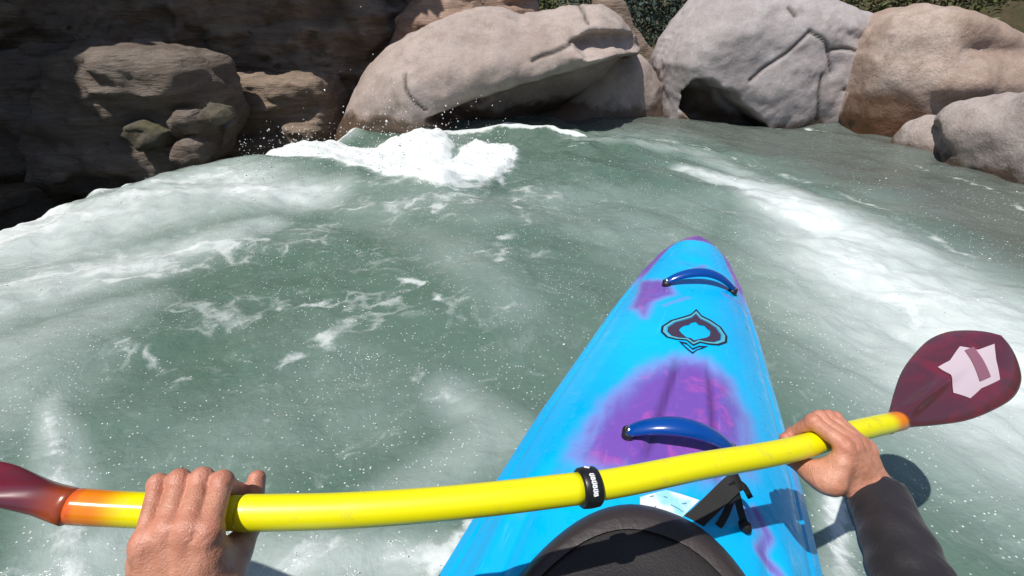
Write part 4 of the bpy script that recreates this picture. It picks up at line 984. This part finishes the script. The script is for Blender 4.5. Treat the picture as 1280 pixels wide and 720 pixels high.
SHL = np.array([-0.235, -0.17, 0.68]); SHR = np.array([0.175, -0.20, 0.68])
ELL = np.array([-0.345, -0.015, 0.50]); ELR = np.array([0.36, 0.055, 0.50])
t = NT('skin'); p = t.pos()
rd = t.attr('red'); nn_ = t.noise(p, 55, 5, 0.6)
c = t.mix(t.ramp(nn_, 0.35, 0.65), (0.44, 0.19, 0.115), (0.56, 0.265, 0.175)); c = t.mix(t.math('MULTIPLY', rd, 0.45), c, (0.58, 0.19, 0.145))
c = t.mix(t.attr('nail'), c, (0.62, 0.33, 0.28))
c = t.mix(t.attr('hair'), c, (0.04, 0.025, 0.015)); c = t.mix(t.attr('eye'), c, (0.7, 0.7, 0.68))
t.P(Base_Color=c, Roughness=0.46, Subsurface_Weight=0.12, Subsurface_Radius=(0.012, 0.005, 0.003), Subsurface_Scale=0.6)
vv = t.n('ShaderNodeTexVoronoi', feature='DISTANCE_TO_EDGE', I={'Vector': p, 'Scale': 420.0}).outputs['Distance']
t.bump(t.math('ADD', t.math('MULTIPLY', vv, 0.5), t.math('MULTIPLY', t.noise(p, 70, 5, 0.65, 0.5), 2.2)), 0.5, 0.0020); M['skin'] = t.m
t = NT('sleeve_fabric'); p = t.pos(); t.P(Base_Color=t.mix(t.ramp(t.noise(p, 20, 3), .35, .65), (0.010, 0.008, 0.011), (0.017, 0.013, 0.017)), Roughness=0.65, Sheen_Weight=0.12)
t.bump(t.math('ADD', t.noise(p, 34, 4, 0.55, 0.6), t.math('MULTIPLY', t.noise(p, 500, 2), 0.1)), 0.5, 0.006); M['sleeve'] = t.m

def build_person():
    LH = hand(238, +1, 0.025, ELL, tipk=1.15, sh=0.011); RH = hand(1030, -1, -0.024, ELR, slant=0.003, tipk=0.6)
    parts = []; red = []; hair = []; eye = []; nail = []; off = 0; FF = []
    # coarse torso, head and upper arms; forearms reach into the hands' meshes
    (X, Y, Z), org = vox((-0.45, -0.48, 0.02), (0.45, 0.20, 1.14), 0.008); G = (X, Y, Z)
    Cx = np.array([-0.03, -0.20])
    b = ell(G, (-0.03, -0.21, 0.16), (0.17, 0.13, 0.13)); b = smin(b, ell(G, (-0.03, -0.21, 0.36), (0.15, 0.11, 0.18)), 0.06); b = smin(b, ell(G, (-0.03, -0.205, 0.57), (0.185, 0.125, 0.17)), 0.06)
    b = smin(b, cap(G, SHL+[.02, 0, 0.01], SHR+[-.02, 0, 0.01], 0.055, 0.055), 0.05)
    b = smin(b, cap(G, (-0.03, -0.195, 0.68), (-0.025, -0.17, 0.86), 0.058, 0.052), 0.03)
    for s_, e_, w_ in ((SHL, ELL, LH[3]), (SHR, ELR, RH[3])):
        b = smin(b, cap(G, s_, e_, 0.052, 0.040), 0.03); b = smin(b, cap(G, e_, w_, 0.040, 0.028), 0.015)
    for k in (-1, 1): b = smin(b, cap(G, (-0.03+0.09*k, -0.20, 0.13), (-0.03+0.15*k, 0.12, 0.17), 0.075, 0.062), 0.04)
    hc = np.array([-0.025, -0.165, 0.95])
    b = smin(b, ell(G, hc+[0, -0.01, 0.02], (0.076, 0.095, 0.10)), 0.02); b = smin(b, ell(G, hc+[0, 0.02, -0.055], (0.052, 0.062, 0.055)), 0.03)
    b = smin(b, cap(G, hc+[0, .080, .005], hc+[0, .098, -.022], 0.009, 0.014), 0.01)
    b = smin(b, cap(G, hc+[-.018, .076, -.055], hc+[.018, .076, -.055], 0.008, 0.008), 0.006)
    for k in (-1, 1):
        b = smin(b, ell(G, hc+[k*.079, -.01, -.01], (0.012, 0.018, 0.032)), 0.006)
        b = np.maximum(b, -ell(G, hc+[k*.031, .094, .012], (0.016, 0.014, 0.010)))
        b = np.minimum(b, ell(G, hc+[k*.031, .077, .012], (0.0125, 0.0125, 0.0125)))
    V, F = surface_nets(b, org, 0.008); V = smooth_verts(V, F, 2)
    def add(V, F, r, hr, ey, nl):
        nonlocal off
        parts.append(V); FF.append(F+off); off += len(V); red.append(r); hair.append(hr); eye.append(ey); nail.append(nl)
    hv = ((V[:, 2] > hc[2]+0.045) | ((V[:, 1] < hc[1]-0.02) & (V[:, 2] > hc[2]-0.06))).astype(float)
    ev = np.zeros(len(V)); 
    for k in (-1, 1): ev = np.maximum(ev, (np.linalg.norm(V-(hc+[k*.031, .077, .012]), axis=1) < 0.0145).astype(float))
    add(V, F, np.zeros(len(V)), hv, ev, np.zeros(len(V)))
    for Hd in (LH, RH):
        Wv, F, r = Hd[:3]; add(Wv, F, r, np.zeros(len(Wv)), np.zeros(len(Wv)), np.zeros(len(Wv)))
    V = np.concatenate(parts); F = np.concatenate(FF)
    o = mesh_obj('person', V, F, M['skin'], attrs={'red': np.concatenate(red), 'hair': np.concatenate(hair), 'eye': np.concatenate(eye), 'nail': np.concatenate(nail)})
    tag(o, 'person in a black top seated in the kayak, both bare hands gripping the paddle', 'person')
    # jacket: torso with two sleeves, neat cuffs
    res = 0.006; (X, Y, Z), org = vox((-0.47, -0.45, 0.30), (0.52, 0.42, 0.82), res); G = (X, Y, Z)
    j = ell(G, (-0.03, -0.21, 0.38), (0.175, 0.135, 0.20)); j = smin(j, ell(G, (-0.03, -0.205, 0.57), (0.205, 0.145, 0.18)), 0.06)
    j = smin(j, cap(G, SHL+[.02, 0, 0.012], SHR+[-.02, 0, 0.012], 0.064, 0.064), 0.05); j = smin(j, cap(G, (-0.03, -0.195, 0.70), (-0.027, -0.185, 0.78), 0.066, 0.062), 0.02)
    for s_, e_, Hd, cut in ((SHL, ELL, LH, 0.035), (SHR, ELR, RH, -0.010)):
        w_ = Hd[4]; d_ = e_-w_; Ln = np.linalg.norm(d_); d_ = d_/Ln; c0 = w_ + d_*cut
        arm = cap(G, s_, e_, 0.062, 0.048); fa = smin(cap(G, e_, w_, 0.048, 0.031), cap(G, e_, w_ + Hd[5][0]*0.010, 0.045, 0.030), 0.01)
        fa = smin(fa, cap(G, e_, w_ - Hd[5][0]*0.010, 0.045, 0.030), 0.01)
        tt = (X-w_[0])*d_[0] + (Y-w_[1])*d_[1] + (Z-w_[2])*d_[2]
        wr_ = 0.0018*np.sin(tt*170 + 3*perlin(X*14, Y*14, Z*14)) * sstep(0.02, 0.10, tt) + 0.003*fbm(X*16, Y*16, Z*16, 2)
        fa = np.maximum(fa + wr_, -( (X-c0[0])*d_[0] + (Y-c0[1])*d_[1] + (Z-c0[2])*d_[2] ))
        j = smin(j, smin(arm, fa, 0.02), 0.012)
    j = np.maximum(j, 0.31 - Z); j = np.maximum(j, Z-0.80)
    V, F = surface_nets(j, org, res); V = smooth_verts(V, F, 3)
    mesh_obj('jacket', V, F, M['sleeve'], o)
    # helmet
    (X, Y, Z), org = vox((-0.16, -0.32, 0.86), (0.11, -0.02, 1.12), 0.006); G = (X, Y, Z)
    e_ = ell(G, hc+[0, -0.012, 0.025], (0.094, 0.112, 0.118)); e_ = np.maximum(e_, -ell(G, hc+[0, -0.012, 0.02], (0.082, 0.10, 0.105))); cutz = hc[2] + 0.03 - 0.35*(Y-hc[1])*(-1)*0 
    e_ = np.maximum(e_, (cutz - Z) - 0.9*np.clip(-(Y-hc[1]-0.02), 0, 0.1))
    V, F = surface_nets(e_, org, 0.006); V = smooth_verts(V, F, 2)
    mesh_obj('helmet', V, F, simple('helmet_shell', (0.03, 0.03, 0.035), 0.3), o)
    return o
build_person()

# ------------------------------------------------------------------ spray and bubbles on the river
def droplets():
    r = np.random.RandomState(11); n = 5200
    th = r.uniform(-0.95, 0.95, n); d = 0.35 + 3.9*r.uniform(0, 1, n)**1.5
    x = d*np.sin(th)*1.15; y = 0.15 + d*np.cos(th)
    ix = np.searchsorted(wxs, x); iy = np.searchsorted(wys, y); z = WZ[np.clip(ix, 0, len(wxs)-1), np.clip(iy, 0, len(wys)-1)]
    s = (y-KO[1])*KA[1] + (x-KO[0])*KA[0]; q = (x-KO[0])*KN[0] + (y-KO[1])*KN[1]
    inside = (np.abs(q) < kw(s)+0.02) & (np.abs(s) < 1.4)
    clump = perlin(x*1.6, y*1.6, 3.0) + 0.5*perlin(x*6, y*6, 1.0)
    ok = ~inside & (clump + r.uniform(-0.7, 0.5, n) > 0) & (x > -2.9)
    x, y, z, d = x[ok], y[ok], z[ok], d[ok]; n = len(x)
    rr = 0.0011*r.lognormal(0, 0.35, n)*(0.7 + 0.45*d)
    base = np.array([(1,0,0), (-1,0,0), (0,1,0), (0,-1,0), (0,0,1), (0,0,-1)], float); fc = np.array([(0,2,4), (2,1,4), (1,3,4), (3,0,4), (2,0,5), (1,2,5), (3,1,5), (0,3,5)])
    c = np.stack([x, y, z + rr*0.4], 1)
    st = r.uniform(0.8, 2.2, (n, 1))
    V = (c[:, None] + base[None]*rr[:, None, None]*np.stack([st[:, 0], np.ones(n), np.ones(n)*0.8], 1)[:, None]).reshape(-1, 3)
    F = (fc[None] + np.arange(n)[:, None, None]*6).reshape(-1, 3)
    m = NT('droplet'); m.P(Base_Color=(0.85, 0.88, 0.88, 1), Roughness=0.12)
    tag(mesh_obj('spray_droplets', V, F, m.m), 'tiny white bubbles and drops scattered over the green water', 'spray', kind='stuff')
    # flying drops over the white water by the largest boulder
    n = 900; px = r.uniform(300, 640, n); q = np.array([on_z(a, r.uniform(180, 228), 0.0) for a in px]); x, y = q[:, 0], q[:, 1]
    z = 0.03 + 0.16*r.exponential(1, n)*np.exp(-((px-520)/130)**2) + 0.07*r.exponential(1, n)*np.exp(-((px-370)/50)**2)
    rr = 0.0035*r.lognormal(0, 0.45, n); c = np.stack([x, y, z], 1)
    V = (c[:, None] + base[None]*rr[:, None, None]).reshape(-1, 3); F = (fc[None] + np.arange(n)[:, None, None]*6).reshape(-1, 3)
    tag(mesh_obj('flying_spray', V, F, m.m), 'white drops flying off the foam below the largest boulder', 'spray', kind='stuff')
droplets()
tag(kayak, 'cyan and purple kayak pointing ahead with blue grab handles and a black emblem', 'kayak')
